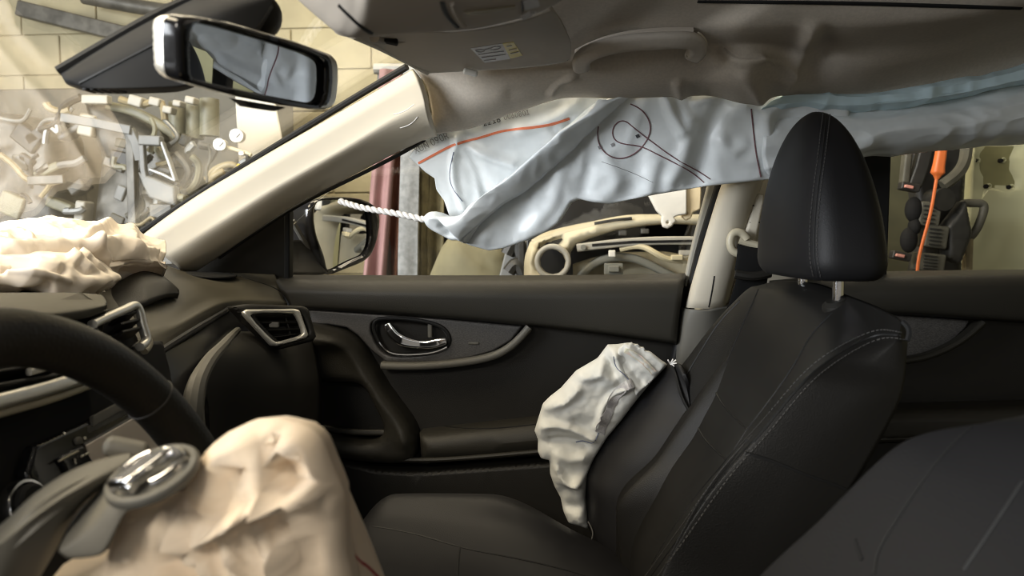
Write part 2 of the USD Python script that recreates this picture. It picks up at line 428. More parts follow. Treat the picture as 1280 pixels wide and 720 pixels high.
M = dict(
    headliner=mat('headliner_cloth', (.50, .45, .385), .95, spec=.15, vary=.10, vscale=260, bump=.25, bscale=900),
    pillar=mat('ivory_plastic', (.53, .485, .395), .6, spec=.3, bump=.06, bscale=700),
    console=mat('taupe_plastic', (.42, .375, .32), .65, spec=.3, bump=.08, bscale=800),
    visor=mat('visor_vinyl', (.47, .43, .38), .8, spec=.25, vary=.06, vscale=300, bump=.15, bscale=700),
    black=mat('black_grained_plastic', (.013, .012, .010), .5, spec=.30, bump=.22, bscale=900, kind='voronoi'),
    soft=mat('soft_touch_black', (.025, .023, .018), .5, spec=.32, bump=.22, bscale=800, kind='voronoi'),
    matte=mat('matte_black', (.012, .012, .012), .8, spec=.2),
    rubber=mat('black_rubber', (.008, .008, .008), .6, spec=.3),
    decor=mat('blurred_black_gloss', (.007, .007, .008), .3, spec=.25),
    gloss=mat('piano_black', (.008, .008, .009), .12, spec=.5),
    pad=mat('dash_pad', (.062, .056, .040), .5, spec=.42, bump=.2, bscale=800, kind='voronoi'),
    insert=mat('grey_woven_insert', (.09, .086, .083), .4, spec=.5, vary=.55, vscale=330, bump=.25, bscale=500, stretch=(1, 1, 2.5)),
    leather=mat('black_leather', (.0085, .008, .0073), .47, spec=.29, bump=.2, bscale=800, kind='voronoi'),
    leather_smooth=mat('smooth_black_leather', (.0082, .008, .0088), .54, spec=.28, bump=.15, bscale=800, kind='voronoi'),
    wheel=mat('wheel_leather', (.016, .0145, .012), .5, spec=.4, bump=.3, bscale=420, kind='voronoi'),
    thread=mat('grey_thread', (.045, .043, .04), .7),
    carpet=mat('black_carpet', (.010, .010, .010), .98, spec=.1, bump=.6, bscale=500),
    chrome=mat('chrome', (.82, .82, .84), .10, metal=1),
    satin=mat('satin_silver', (.66, .64, .58), .36, metal=.75),
    satin_trim=mat('beige_trim', (.42, .38, .28), .45),
    grey_plastic=mat('grey_plastic', (.115, .11, .095), .55, spec=.4, bump=.1, bscale=600),
    horn=mat('grey_horn_pad', (.15, .142, .12), .55, spec=.4, bump=.12, bscale=700),
    cream=mat('cream_airbag_nylon', (.82, .68, .52), .75, spec=.3, sheen=.1, vary=.05, vscale=40, bump=.10, bscale=900, transl=.10),
    pale=mat('cream_airbag_nylon_pale', (.88, .79, .68), .75, spec=.3, vary=.04, vscale=30, bump=.10, bscale=900, transl=.10),
    curtain=mat('pale_blue_coated_nylon', (.77, .81, .825), .36, spec=.5, vary=.06, vscale=60, bump=.06, bscale=900, transl=.12),
    curtain_blue=mat('blue_coated_nylon', (.66, .84, .92), .38, spec=.5, vary=.06, vscale=60, bump=.06, bscale=900, transl=.12),
    seatbag=mat('off_white_nylon', (.68, .68, .64), .6, spec=.4, vary=.05, vscale=60, bump=.08, bscale=900, transl=.08),
    patchy=mat('printed_nylon', (.62, .60, .58), .6, vary=.0, vcolor=(.42, .40, .40), vscale=120),
    band=mat('printed_band', (.60, .60, .46), .6, vcolor=(.58, .46, .42), vscale=90),
    cord=mat('white_cord', (.85, .83, .80), .6),
    orange=mat('orange_print', (.66, .18, .085), .6), red=mat('red_thread', (.38, .05, .05), .7), maroon=mat('maroon_thread', (.17, .09, .10), .7), blue=mat('blue_thread', (.13, .15, .22), .7),
    ink=mat('grey_ink', (.26, .26, .27), .6), dark_ink=mat('dark_ink', (.05, .05, .055), .6),
    sticker=mat('grey_sticker', (.50, .50, .52), .5), yellow=mat('yellow_sticker', (.62, .50, .08), .5), white_plastic=mat('white_plastic', (.75, .74, .70), .45),
    mirror=mat('mirror_silver', (.88, .9, .93), .015, metal=1),
    wall=mat('cream_wall_paint', (.45, .40, .255), .8, vary=.18, vscale=5, bump=.25, bscale=60),
    wall_low=mat('olive_wall_paint', (.21, .19, .11), .8, vary=.3, vscale=7, bump=.2, bscale=60),
    mortar=mat('painted_mortar', (.40, .35, .22), .9), floor=mat('garage_concrete', (.22, .21, .19), .7, vary=.3, vscale=6),
    olive=mat('olive_cloth', (.17, .145, .075), .9, vary=.45, vscale=26, bump=.3, bscale=300), pink=mat('dusty_pink_cloth', (.34, .20, .195), .9, vary=.25, vscale=9, bump=.2, bscale=500), rust=mat('rusty_pink_cloth', (.36, .17, .12), .9, vary=.35, vscale=16),
    denim=mat('faded_grey_denim', (.30, .31, .31), .9, vary=.3, vscale=60, bump=.3, bscale=600), dark=mat('dark_tarpaulin', (.010, .008, .005), .8, vary=.4, vscale=4),
    shell=mat('cream_plastic', (.62, .56, .40), .5, spec=.4, vary=.1, vscale=12), shell_grey=mat('grey_cream_plastic', (.43, .41, .35), .5), duct=mat('grey_green_duct', (.20, .20, .17), .5), wire=mat('wire_cream', (.62, .55, .36), .5),
    white=mat('white_sheet', (.85, .82, .74), .6), kraft=mat('cream_sheet', (.80, .66, .42), .6), green=mat('pale_green_paint', (.60, .60, .38), .5, vary=.12, vscale=5), dark_olive=mat('dark_olive_board', (.085, .08, .04), .7, vary=.3, vscale=8), green_dark=mat('unpainted_patch', (.25, .24, .11), .6, vary=.2, vscale=14),
    cabinet=mat('dull_grey_cabinet', (.12, .112, .085), .6, vary=.3, vscale=5),
    engine=mat('grimy_metal', (.13, .125, .11), .5, metal=.4, vary=.5, vscale=18), steel=mat('pale_steel', (.28, .285, .275), .4, metal=.4, vary=.15, vscale=30), greybox=mat('grey_painted_metal', (.20, .205, .20), .5, vary=.1, vscale=20), tan=mat('tan_hose', (.33, .27, .15), .5, vary=.25, vscale=30), ribbed=mat('pale_green_metal', (.25, .24, .165), .5, vary=.3, vscale=20),
    orange_plastic=mat('orange_plastic', (.72, .17, .04), .45), dial=mat('white_dial', (.85, .83, .75), .4), dial_ring=mat('dial_ring', (.4, .38, .33), .4, metal=.6), bright_yellow=mat('yellow_cap', (.75, .5, .05), .4),
    black_part=mat('dusty_black_plastic', (.03, .029, .025), .5, vary=.4, vscale=30), grey_part=mat('dusty_grey_plastic', (.10, .095, .07), .6, vary=.3, vscale=30),
    screen=mat('dusty_screen', (.50, .44, .38), .35, spec=.5, coat=.4), glyph=mat('button_print', (.55, .52, .42), .5), pink_plastic=mat('pink_plastic', (.65, .30, .24), .5),
    glass=pane('window_glass', 1.5), windshield=pane('windshield_glass', 1.52, gain=.75, dust=.008),
)

# ------------------------------------------------------------------ the garage around the car
struct('floor', rbox((8, 8.5, .1), .005, (0, 1.0, -.05)), M['floor'])
wall = struct('wall_right', rbox((8, .12, 3.4), .005, (0, 3.673, 1.7)), M['mortar'])
bw, bh = .40, .20
rngw = random.Random(4)
for r in range(3, 13):                                                # painted blocks, where the windows show the wall
    for c in range(-9, 6):
        x = (c + .5 * (r % 2)) * bw; z = (r + .5) * bh
        part(wall, 'block', rbox((bw - .006, .05, bh - .006), .005, (x, 3.625 + rngw.uniform(-.002, .002), z)), M['wall'], smooth=30)
struct('wall_front', rbox((.12, 8.5, 3.4), .005, (-4.06, 1.0, 1.7)), M['wall'])
struct('wall_rear', rbox((.12, 8.5, 3.4), .005, (4.06, 1.0, 1.7)), M['wall_low'])

# ------------------------------------------------------------------ car shell: floor pan, headliner, pillars
single('car_floor', 'black carpeted floor of the car below the seats', 'car floor', rbox((2.6, 1.66, .33), .02, (.25, .60, .166)), M['carpet'])

# headliner: pulled down along the right-hand rail
W = lambda x, y, z: (x, y, z)
def hz(u, v, Y): return tuple(P(u, v, Y))
hl_rows = [
    [hz(531, 168, 1.200), hz(585, 160, 1.190), hz(645, 140, 1.175), hz(712, 123, 1.165), hz(800, 122, 1.165), hz(880, 119, 1.165), hz(938, 130, 1.160), hz(985, 119, 1.165), hz(1060, 119, 1.175), hz(1150, 114, 1.185), hz(1290, 88, 1.20), hz(1500, 72, 1.22)],
    [hz(540, 140, 1.165), hz(600, 126, 1.130), hz(660, 116, 1.115), hz(725, 106, 1.105), hz(800, 106, 1.100), hz(875, 104, 1.100), hz(935, 110, 1.085), hz(990, 102, 1.125), hz(1065, 104, 1.140), hz(1150, 92, 1.150), hz(1290, 58, 1.165), hz(1500, 40, 1.18)],
    [hz(534, 112, 1.145), hz(600, 100, 1.105), hz(665, 94, 1.085), hz(730, 88, 1.070), hz(805, 84, 1.070), hz(880, 82, 1.075), hz(935, 84, 1.050), hz(1000, 80, 1.105), hz(1075, 86, 1.105), hz(1160, 74, 1.115), hz(1290, 42, 1.13), hz(1500, 20, 1.14)],
    [hz(514, 84, 1.125), hz(600, 78, 1.085), hz(670, 74, 1.060), hz(735, 66, 1.052), hz(808, 58, 1.055), hz(875, 58, 1.060), hz(930, 56, 1.040), hz(1000, 56, 1.070), hz(1080, 58, 1.060), hz(1160, 50, 1.060), hz(1290, 26, 1.07), hz(1500, 0, 1.08)],
    [hz(500, 72, 1.06), hz(590, 58, 1.03), hz(665, 50, 1.01), hz(735, 42, 1.005), hz(806, 32, 1.01), hz(868, 34, 1.01), hz(930, 36, .985), hz(1000, 36, .99), hz(1080, 36, .985), hz(1160, 30, .98), hz(1290, 12, .98), hz(1500, -20, .98)],
    [W(-.275, .86, 1.452), W(-.13, .87, 1.462), W(-.03, .88, 1.468), W(.05, .885, 1.472), W(.13, .89, 1.475), W(.20, .89, 1.476), W(.27, .89, 1.477), W(.34, .89, 1.478), W(.42, .89, 1.478), W(.52, .89, 1.478), W(.70, .89, 1.478), W(1.0, .90, 1.475)],
    [W(-.268, .60, 1.475), W(-.13, .60, 1.495), W(-.03, .60, 1.51), W(.05, .60, 1.515), W(.13, .60, 1.52), W(.20, .60, 1.52), W(.27, .60, 1.52), W(.34, .60, 1.52), W(.42, .60, 1.52), W(.52, .60, 1.52), W(.70, .60, 1.52), W(1.0, .60, 1.51)],
    [W(-.275, .26, 1.455), W(-.13, .26, 1.47), W(-.03, .26, 1.48), W(.05, .26, 1.485), W(.13, .26, 1.49), W(.20, .26, 1.49), W(.27, .26, 1.49), W(.34, .26, 1.49), W(.42, .26, 1.49), W(.52, .26, 1.49), W(.70, .26, 1.49), W(1.0, .26, 1.48)],
    [W(-.30, .02, 1.40), W(-.13, .02, 1.42), W(-.03, .02, 1.43), W(.05, .02, 1.43), W(.13, .02, 1.43), W(.20, .02, 1.43), W(.27, .02, 1.43), W(.34, .02, 1.43), W(.42, .02, 1.43), W(.52, .02, 1.43), W(.70, .02, 1.43), W(1.0, .02, 1.42)],
]
g = net(hl_rows, 130, 220, Y=False)
hf = folds([([(1016, 40), (1004, 62), (990, 88), (984, 104)], .011, 11), ([(950, 74), (970, 76), (990, 92)], .006, 7), ([(905, 62), (925, 76), (950, 74)], .006, 7), ([(1030, 60), (1022, 95)], -.009, 15), ([(930, 96), (944, 112), (950, 126)], .006, 8), ([(848, 104), (852, 122)], .006, 6), ([(690, 118), (702, 104), (716, 96)], .005, 4), ([(640, 118), (700, 108)], -.004, 10)])
g = g + grid_normals(g) * hf(None, g.reshape(-1, 3), None).reshape(g.shape[:2])[..., None]
nz = meshkit.fbm(g * 9, 2, 5)
g = g - grid_normals(g) * ((nz - .5) * .006)[..., None]
hl_mesh = shell(g, .018)
hl = thing('headliner', 'taupe cloth headliner sagging over the folded-down curtain airbag', 'headliner', (0, .6, 1.5))
part(hl, 'lining', hl_mesh, M['headliner'], smooth=True)
part(hl, 'crease', seam(hl_mesh, [(905, 60), (925, 74), (950, 73), (968, 82)], .0016, -.0006), M['console'])
part(hl, 'opening_edge', seam(hl_mesh, [(872, 1.5), (960, 2.5), (1060, 4), (1170, 7), (1276, 10)], .0032, -.0008), M['matte'], label='dark edge of the roof opening')

# A-pillar trim on the passenger side
ap = [[(165, 304, 1.30), (235, 252, 1.27), (315, 203, 1.235), (400, 154, 1.185), (470, 113, 1.145), (516, 86, 1.12)],
      [(186, 306, 1.285), (252, 262, 1.25), (330, 214, 1.212), (412, 166, 1.165), (480, 126, 1.125), (524, 102, 1.103)],
      [(205, 320, 1.285), (272, 278, 1.25), (350, 230, 1.212), (428, 186, 1.165), (492, 148, 1.125), (532, 130, 1.106)],
      [(222, 334, 1.305), (280, 300, 1.285), (362, 247, 1.25), (438, 204, 1.205), (500, 173, 1.165), (540, 158, 1.140)],
      [(236, 345, 1.36), (278, 318, 1.345), (366, 258, 1.30), (440, 220, 1.255), (506, 186, 1.215), (546, 170, 1.190)]]
ap_mesh = shell(net(ap, 30, 60), .012)
at_ = thing('pillar_trim', 'ivory windshield pillar trim between dashboard and headliner', 'pillar trim', P(230, 330, 1.30))
part(at_, 'cover', ap_mesh, M['pillar'], smooth=True)
part(at_, 'embossed_mark', cat(seam(ap_mesh, [(500, 160), (508, 158), (517, 153), (522, 146)], .0007, 0), seam(ap_mesh, [(492, 143), (506, 139), (518, 130)], .0005, 0)), M['white_plastic'])
part(at_, 'gasket', tube([P(*c) for c in [(274, 322, 1.35), (366, 261, 1.31), (440, 223, 1.262), (506, 189, 1.222), (530, 175, 1.2)]], .0035, 8, n=30), M['rubber'], label='thin black gasket along the lower edge')

# ------------------------------------------------------------------ windshield
HX0, HX1 = T([-.262, .60, 1.478]), T([-.268, 1.13, 1.418])
ws_rows = [[W(-.262, .0, 1.405), W(-.258, .26, 1.458), W(-.255, .60, 1.478), W(-.258, .86, 1.455), tuple(P(509, 83, 1.135))],
           [W(-.62, -.12, 1.25), W(-.68, .22, 1.285), W(-.70, .60, 1.295), W(-.64, .95, 1.31), tuple(P(345, 182, 1.225))],
           [W(-.92, -.2, 1.09), W(-1.06, .2, 1.10), W(-1.10, .60, 1.105), W(-1.02, 1.02, 1.11), tuple(P(160, 300, 1.315))]]
gw = net(ws_rows, 30, 40, Y=False)
wsh = thing('windshield', 'sloping windshield glass above the dashboard reflecting the white airbag', 'windshield', (-.6, .6, 1.1))
part(wsh, 'pane', shell(gw, .005), M['windshield'], smooth=True)
part(wsh, 'seal', tube(gw[:, -1] + T([0, -.002, -.001]), .0055, 8), M['rubber'], label='black seal beside the ivory pillar trim')

# ------------------------------------------------------------------ dashboard
db = thing('dashboard', 'black dashboard with silver-rimmed air vents under the burst airbag', 'dashboard', (-.6, .6, .5))
pad_rows = [
    [(-200, 318, .86), (0, 316, 1.02), (100, 316, 1.20), (180, 322, 1.30), (232, 338, 1.335), (300, 341, 1.36), (345, 343, 1.385)],
    [(-180, 345, .72), (0, 340, .86), (110, 345, 1.00), (205, 348, 1.12), (258, 352, 1.22), (315, 353, 1.31), (352, 360, 1.37)],
    [(-160, 385, .58), (10, 392, .68), (140, 408, .80), (210, 398, .94), (272, 372, 1.16), (320, 368, 1.28), (357, 375, 1.355)],
    [(-160, 440, .54), (20, 450, .64), (150, 440, .76), (215, 412, .91), (284, 378, 1.155), (330, 376, 1.275), (359, 380, 1.35)],
    [(-160, 470, .545), (30, 490, .645), (168, 464, .765), (222, 424, .915), (288, 390, 1.16), (335, 390, 1.28), (360, 392, 1.353)]]
pad = shell(net(pad_rows, 40, 70), .02)
pad_p = part(db, 'upper_pad', pad, M['pad'], smooth=True)
part(db, 'pad_seam', seam(pad, [(300, 346), (330, 355), (352, 366), (358, 380)], .0016, -.0006), M['rubber'])
part(db, 'bulkhead', cat(rbox((.04, 1.70, .74), .01, (-.82, .60, .69)), rbox((.28, .05, .80), .01, (-.75, 1.475, .72))), M['matte'])
dr = [[(-1.0, -.24, 1.06), (-1.02, .1, 1.08), (-1.05, .35, 1.085), (-1.03, .62, 1.085)], [(-.80, -.24, 1.09), (-.80, .1, 1.12), (-.82, .35, 1.12), (-.80, .60, 1.10)], [(-.60, -.24, 1.08), (-.56, .08, 1.13), (-.58, .36, 1.125), (-.62, .56, 1.09)], [(-.52, -.24, 1.03), (-.48, .08, 1.09), (-.50, .36, 1.085), (-.55, .54, 1.04)], [(-.54, -.24, .96), (-.53, .08, .99), (-.54, .36, .985), (-.57, .54, .96)], [(-.56, -.24, .62), (-.55, .08, .60), (-.56, .36, .60), (-.58, .52, .60)]]
part(db, 'driver_pad', shell(net(dr, 40, 40, Y=False), .02), M['pad'], smooth=True)
part(db, 'meter_hood', sweep(spline(T([(-.50, .03, 1.06), (-.49, .08, 1.125), (-.49, .22, 1.14), (-.49, .36, 1.12), (-.50, .41, 1.05)]), 30), rrect(.016, .06, .007), up=(1, 0, 0)), M['pad'])
# raised centre panel
cp = [[(-160, 366, .62), (0, 366, .66), (90, 366, .71), (128, 369, .735)],
      [(-160, 376, .57), (0, 378, .615), (92, 374, .675), (132, 375, .705)],
      [(-160, 388, .54), (0, 396, .585), (88, 391, .645), (134, 381, .69)],
      [(-160, 398, .54), (0, 408, .585), (86, 402, .645), (133, 388, .692)]]
part(db, 'centre_panel', shell(net(cp, 20, 30), .03), M['pad'], smooth=True)
# torn airbag door on the pad
fl = [[(112, 372, .93), (140, 357, .99), (176, 338, 1.06), (206, 346, 1.10), (224, 362, 1.10)],
      [(112, 380, .90), (140, 366, .94), (180, 347, .985), (206, 350, 1.03), (224, 364, 1.06)],
      [(118, 388, .86), (150, 383, .89), (185, 378, .925), (208, 370, .98), (224, 367, 1.03)]]
part(db, 'airbag_door', shell(net(fl, 16, 24), .008), M['black'], smooth=True, label='dark torn airbag door lifted from the pad')
# defroster grille near the pillar
fg = Frame(P(260, 349, 1.27) + T([0, 0, .006]), (.5, 1, 0), (-1, .5, .1))
gr = poly_of(spline(T([P(232, 347, 1.275), P(262, 341, 1.31), P(296, 348, 1.30), P(268, 355, 1.245)]) @ np.stack([fg.ux, fg.uy], 1) - T([fg.o @ fg.ux, fg.o @ fg.uy]), 40, True))
part(db, 'defroster_grille', puff(fg, gr, .003, .002, .006), M['matte'])
for k in range(5):
    a = P(238 + 10 * k, 351 - .3 * k, 1.262 + .006 * k); b = P(250 + 10 * k, 344.5 - .2 * k, 1.295 + .006 * k)
    part(db, 'grille_bar', tube([a + T([0, 0, .004]), b + T([0, 0, .004])], .0016, 6, n=5), M['black'])
# glossy decor strip and the glove box bulge
dec = [[(120, 506, .735), (186, 448, .815), (240, 414, .945), (286, 386, 1.155), (318, 384, 1.26)],
       [(140, 530, .735), (205, 476, .82), (262, 428, .955), (296, 402, 1.155), (320, 398, 1.255)],
       [(165, 545, .74), (228, 500, .825), (272, 452, .955), (302, 426, 1.15), (322, 420, 1.25)]]
dec_m = shell(net(dec, 16, 40), .012)
part(db, 'decor_strip', dec_m, M['decor'], smooth=True, label='glossy black strip below the pad')
part(db, 'strip_gap', tube(spline(T([P(*c) for c in [(150, 480, .752), (188, 448, .812), (214, 430, .870), (241, 413, .940), (268, 397, 1.06), (287, 385.5, 1.15)]]), 40) + T([.002, -.003, 0]), .0045, 8), M['rubber'], label='dark gap between pad and strip')
gb = [[(294, 411, 1.135), (304, 414, 1.115), (335, 414, 1.18), (372, 414, 1.26), (392, 416, 1.345)],
      [(263, 438, .945), (276, 444, .925), (315, 446, 1.03), (374, 446, 1.20), (398, 446, 1.335)],
      [(236, 474, .855), (254, 482, .835), (305, 486, .98), (378, 486, 1.16), (402, 488, 1.325)],
      [(226, 520, .835), (249, 524, .815), (300, 530, .97), (378, 530, 1.15), (402, 530, 1.32)],
      [(228, 590, .845), (255, 596, .825), (305, 600, .98), (380, 600, 1.16), (402, 600, 1.32)],
      [(235, 690, .87), (262, 696, .86), (310, 690, 1.02), (382, 690, 1.18), (402, 690, 1.32)]]
gb_g = net(gb, 50, 60)
part(db, 'glove_box', shell(gb_g, .02), M['black'], smooth=True)
kb = int(.25 * 59)
part(db, 'glove_box_side', tube(gb_g[:34, int(kb * .5)], .009, 10, scale=np.linspace(.6, 1.6, 34)), M['grey_plastic'], label='lighter grey rounded edge')
# side air vent by the door
side_out = [(283, 384), (300, 381), (370, 383), (378, 386), (388, 421), (384, 427), (344, 437), (334, 434), (300, 402)]
side_rim = [(301, 390), (306, 387), (366, 386), (373, 388), (384, 419), (381, 423), (344, 433), (337, 432), (302, 394)]
side_hole = [(312, 394), (362, 392), (367, 394), (376, 416), (374, 419), (346, 427), (341, 426), (313, 397)]
fv = Frame(P(340, 408, 1.12), (1, .95, 0), (-.08, .1, 1))
part(db, 'vent_housing', patch(Frame(fv.o - fv.n * .012, fv.ux, fv.uy), side_out, .03, .008, .008, holes=[side_hole], smooth=False), M['black'])
part(db, 'vent_well', patch(Frame(fv.o - fv.n * .030, fv.ux, fv.uy), side_rim, .008, .002, .01, smooth=False), M['matte'])
part(db, 'vent_bezel', patch(Frame(fv.o + fv.n * .014, fv.ux, fv.uy), side_rim, .009, .0045, .004, holes=[side_hole], smooth=False), M['satin'], label='silver bezel of the side vent')
for k, (a, b) in enumerate([((314, 398), (369, 397)), ((322, 406), (373, 405)), ((331, 415), (376, 413)), ((340, 424), (368, 420))]):
    p = fv.at(fv.px([a, b]), T([0.0, 0.0]))
    part(db, 'louver', sweep(np.linspace(p[0], p[1], 4), rrect(.002, .014, .0008), up=fv.n * .9 + fv.uy * .45), M['black'])
part(db, 'vent_tab', rbox((.016, .006, .009), .002, fv.at(fv.px([(341, 406)]), T([.006]))[0]), M['grey_plastic'])
p = fv.at(fv.px([(356, 393), (364, 422)]), T([-.004, -.004]))
part(db, 'vane', sweep(np.linspace(p[0], p[1], 4), rrect(.002, .012, .0008), up=fv.n), M['black'])

# centre stack: faces the seats, tilted back
fc = Frame((-.44, .62, .98), (0, 1, 0), (-.30, 0, 1))
def cs(pts, t=.01, r=None, lift=0.0, res=.006, **k): return patch(Frame(fc.o + fc.n * lift, fc.ux, fc.uy), pts, t, r, res, **k)
def csp(pts, lift=0.0): return fc.at(fc.px(pts), np.full(len(pts), float(lift)))
part(db, 'centre_stack', cs([(-190, 470), (186, 430), (196, 470), (205, 520), (222, 590), (225, 720), (-190, 800)], .02, .006, -.03, .02, smooth=False), M['matte'])
part(db, 'vent_well', cs([(-80, 430), (150, 384), (168, 428), (124, 462), (-80, 520)], .006, .002, -.010, .01, smooth=False), M['rubber'])
for (a, b) in [((-60, 462), (66, 440)), ((-60, 480), (74, 458)), ((-60, 498), (70, 474)), ((138, 402), (160, 396)), ((140, 412), (164, 406)), ((142, 422), (166, 416))]:
    p = csp([a, b], .004); part(db, 'louver', sweep(np.linspace(p[0], p[1], 5), rrect(.003, .016, .001), up=fc.n * .9 + T([0, 0, .5])), M['black'])
p = csp([(20, 470), (50, 462)], .012); part(db, 'vent_tab', sweep(np.linspace(p[0], p[1], 5), rrect(.006, .006, .002)), M['satin'], label='small silver vent tab')
part(db, 'vent_divider', cs([(66, 418), (110, 408), (126, 458), (90, 468)], .012, .004, -.004, smooth=False), M['black'])
st = lambda pts, w, h, lift, n=40: sweep(spline(csp(pts, lift), n), rrect(w, h, min(w, h) * .4, 4), up=fc.n)
part(db, 'vent_trim', st([(-150, 536), (-60, 517), (0, 502), (60, 485), (128, 462)], .0125, .010, .010), M['satin'], label='long silver strip below the centre vents')
part(db, 'vent_trim', st([(104, 409), (125, 399), (150, 388), (159, 386), (164, 395), (168, 412), (172, 425), (170, 432), (164, 437)], .0085, .010, .010, 60), M['satin'], label='hooked silver rim of the centre vent')
part(db, 'trim_border', st([(-150, 550), (-60, 532), (0, 517), (60, 500), (130, 474)], .007, .012, .004), M['satin_trim'], label='dull beige border under the silver strip')
part(db, 'trim_border', st([(160, 384), (172, 398), (181, 420), (184, 430), (178, 440)], .007, .008, .002), M['satin_trim'], label='dull beige border around the vent rim')
part(db, 'fascia', cs([(20, 596), (30, 560), (180, 492), (196, 500), (226, 600), (222, 680), (60, 680)], .010, .004, -.006, .012, smooth=False), M['gloss'], label='glossy black radio fascia')
part(db, 'fascia_bar', cs([(112, 521), (158, 497), (164, 506), (112, 535)], .004, .001, .003, smooth=False), M['grey_plastic'])
part(db, 'fascia_bar', cs([(106, 534), (170, 503), (174, 510), (108, 543)], .003, .001, .002, smooth=False), M['engine'])
part(db, 'screen', cs([(104, 557), (181, 513), (206, 560), (212, 590), (118, 606)], .003, .0015, .004, smooth=False), M['screen'], label='dusty touch screen')
part(db, 'screen_frame', cs([(98, 556), (184, 507), (214, 566), (212, 606), (116, 612)], .005, .002, .001, smooth=False, holes=[]), M['gloss'])
part(db, 'button_panel', cs([(68, 574), (98, 558), (112, 580), (84, 600)], .005, .002, .003, smooth=False), M['gloss'])
bt = part(db, 'button', cs([(72, 576), (96, 563), (97.5, 565), (73, 578)], .002, .0008, .0085, .003, smooth=False), M['satin_trim'])
part(db, 'button', cs([(91, 550), (97, 547), (100, 554), (94, 557)], .004, .0015, .003, .003), M['grey_plastic'])
part(db, 'button_mark', tube(csp([(81, 577), (82.5, 578), (82, 581), (83.5, 583)], .009), .0008, 6), M['glyph'], label='pale handset symbol')
for q in ([(90, 574), (93, 572.5)], [(95, 571.5), (99, 569.5)], [(101, 585), (106, 582)], [(94.3, 549.2), (95.6, 552.4)]):
    part(db, 'button_mark', tube(csp(q, .009), .0011, 6), M['glyph'])
kc = csp([(24, 634)], .0)[0]
kn = part(db, 'climate_knob', lathe([(0, 0), (.016, 0), (.0155, .014), (.013, .016), (0, .016)], kc, fc.n), M['matte'])
part(db, 'knob_ring', lathe([(.0165, .0), (.0205, .0), (.021, .006), (.0195, .010), (.0175, .010), (.0165, .006), (.0165, .0)], kc, fc.n), M['chrome'], label='chrome ring around the climate knob')

# ------------------------------------------------------------------ steering wheel with its torn horn pad
tw = .35; WC = T([-.29, .40, .943]); WN = T([math.cos(tw), 0, math.sin(tw)]); WU = T([-math.sin(tw), 0, math.cos(tw)]); WY = T([0, 1.0, 0])
sw = thing('steering_wheel', 'black leather steering wheel with burst grey horn pad at lower left', 'steering wheel', WC - T([0, 0, .2]))
ph = np.linspace(0, 2 * np.pi, 120, endpoint=False)
ring = WC + .18 * (np.cos(ph)[:, None] * WY + np.sin(ph)[:, None] * WU)
part(sw, 'rim', sweep(ring, circ(.0185, 18, .0185), True), M['wheel'], smooth=True)
rim_m = sweep(ring, circ(.0185, 18, .0185), True)
for a0 in (38, 142):
    c = WC + .18 * (math.cos(math.radians(a0)) * WY + math.sin(math.radians(a0)) * WU); tt = -math.sin(math.radians(a0)) * WY + math.cos(math.radians(a0)) * WU
    rr_ = (c - WC) / .18; aa = np.linspace(0, 2 * np.pi, 40, endpoint=False)
    part(sw, 'rim_seam', tube(c + .0183 * (np.cos(aa)[:, None] * rr_ + np.sin(aa)[:, None] * WN * 1.0), .0009, 6, True), M['thread'])
for s in (-1, 1):
    p = [WC - WN * .03, WC + WY * s * .08 - WN * .02 - WU * .005, WC + WY * s * .165 - WU * .01]
    part(sw, 'spoke', sweep(spline(p, 16), rrect(.05, .022, .009), scale=np.linspace(1.15, .8, 16), up=WN), M['horn'])
part(sw, 'spoke', sweep(spline([WC - WN * .03, WC - WU * .09 - WN * .02, WC - WU * .17], 16), rrect(.05, .02, .008), scale=np.linspace(1.1, .75, 16), up=WN), M['horn'])
part(sw, 'hub', lathe([(0, -.05), (.055, -.05), (.062, -.02), (.058, .0), (.03, .006), (0, .006)], WC - WN * .02, WN), M['matte'])
# flaps of the torn pad
flA = [[(-60, 694, .34), (0, 656, .36), (42, 618, .375), (85, 590, .39), (128, 573, .40), (165, 566, .405)],
       [(-60, 714, .325), (0, 680, .335), (46, 644, .345), (88, 616, .36), (130, 595, .38), (160, 582, .395)],
       [(-60, 750, .325), (0, 722, .335), (42, 692, .35), (72, 662, .36), (102, 630, .378), (136, 602, .392)],
       [(-60, 800, .34), (0, 780, .35), (34, 745, .36), (64, 698, .375), (88, 653, .388), (122, 616, .398)]]
part(sw, 'pad_flap', shell(net(flA, 26, 40), .006), M['horn'], smooth=True, label='long left flap of the torn pad')
flB = [[(96, 645, .380), (130, 606, .392), (165, 572, .402), (200, 564, .405), (236, 573, .400)],
       [(82, 668, .362), (120, 628, .372), (158, 597, .382), (200, 586, .388), (240, 588, .390)],
       [(74, 690, .350), (112, 664, .356), (152, 622, .366), (198, 612, .376), (236, 604, .386)],
       [(86, 698, .352), (125, 694, .354), (160, 640, .364), (190, 626, .376), (228, 614, .388)]]
flB_m = shell(net(flB, 26, 40), .005)
fb = part(sw, 'pad_flap', flB_m, M['horn'], smooth=True, label='middle flap carrying the chrome emblem')
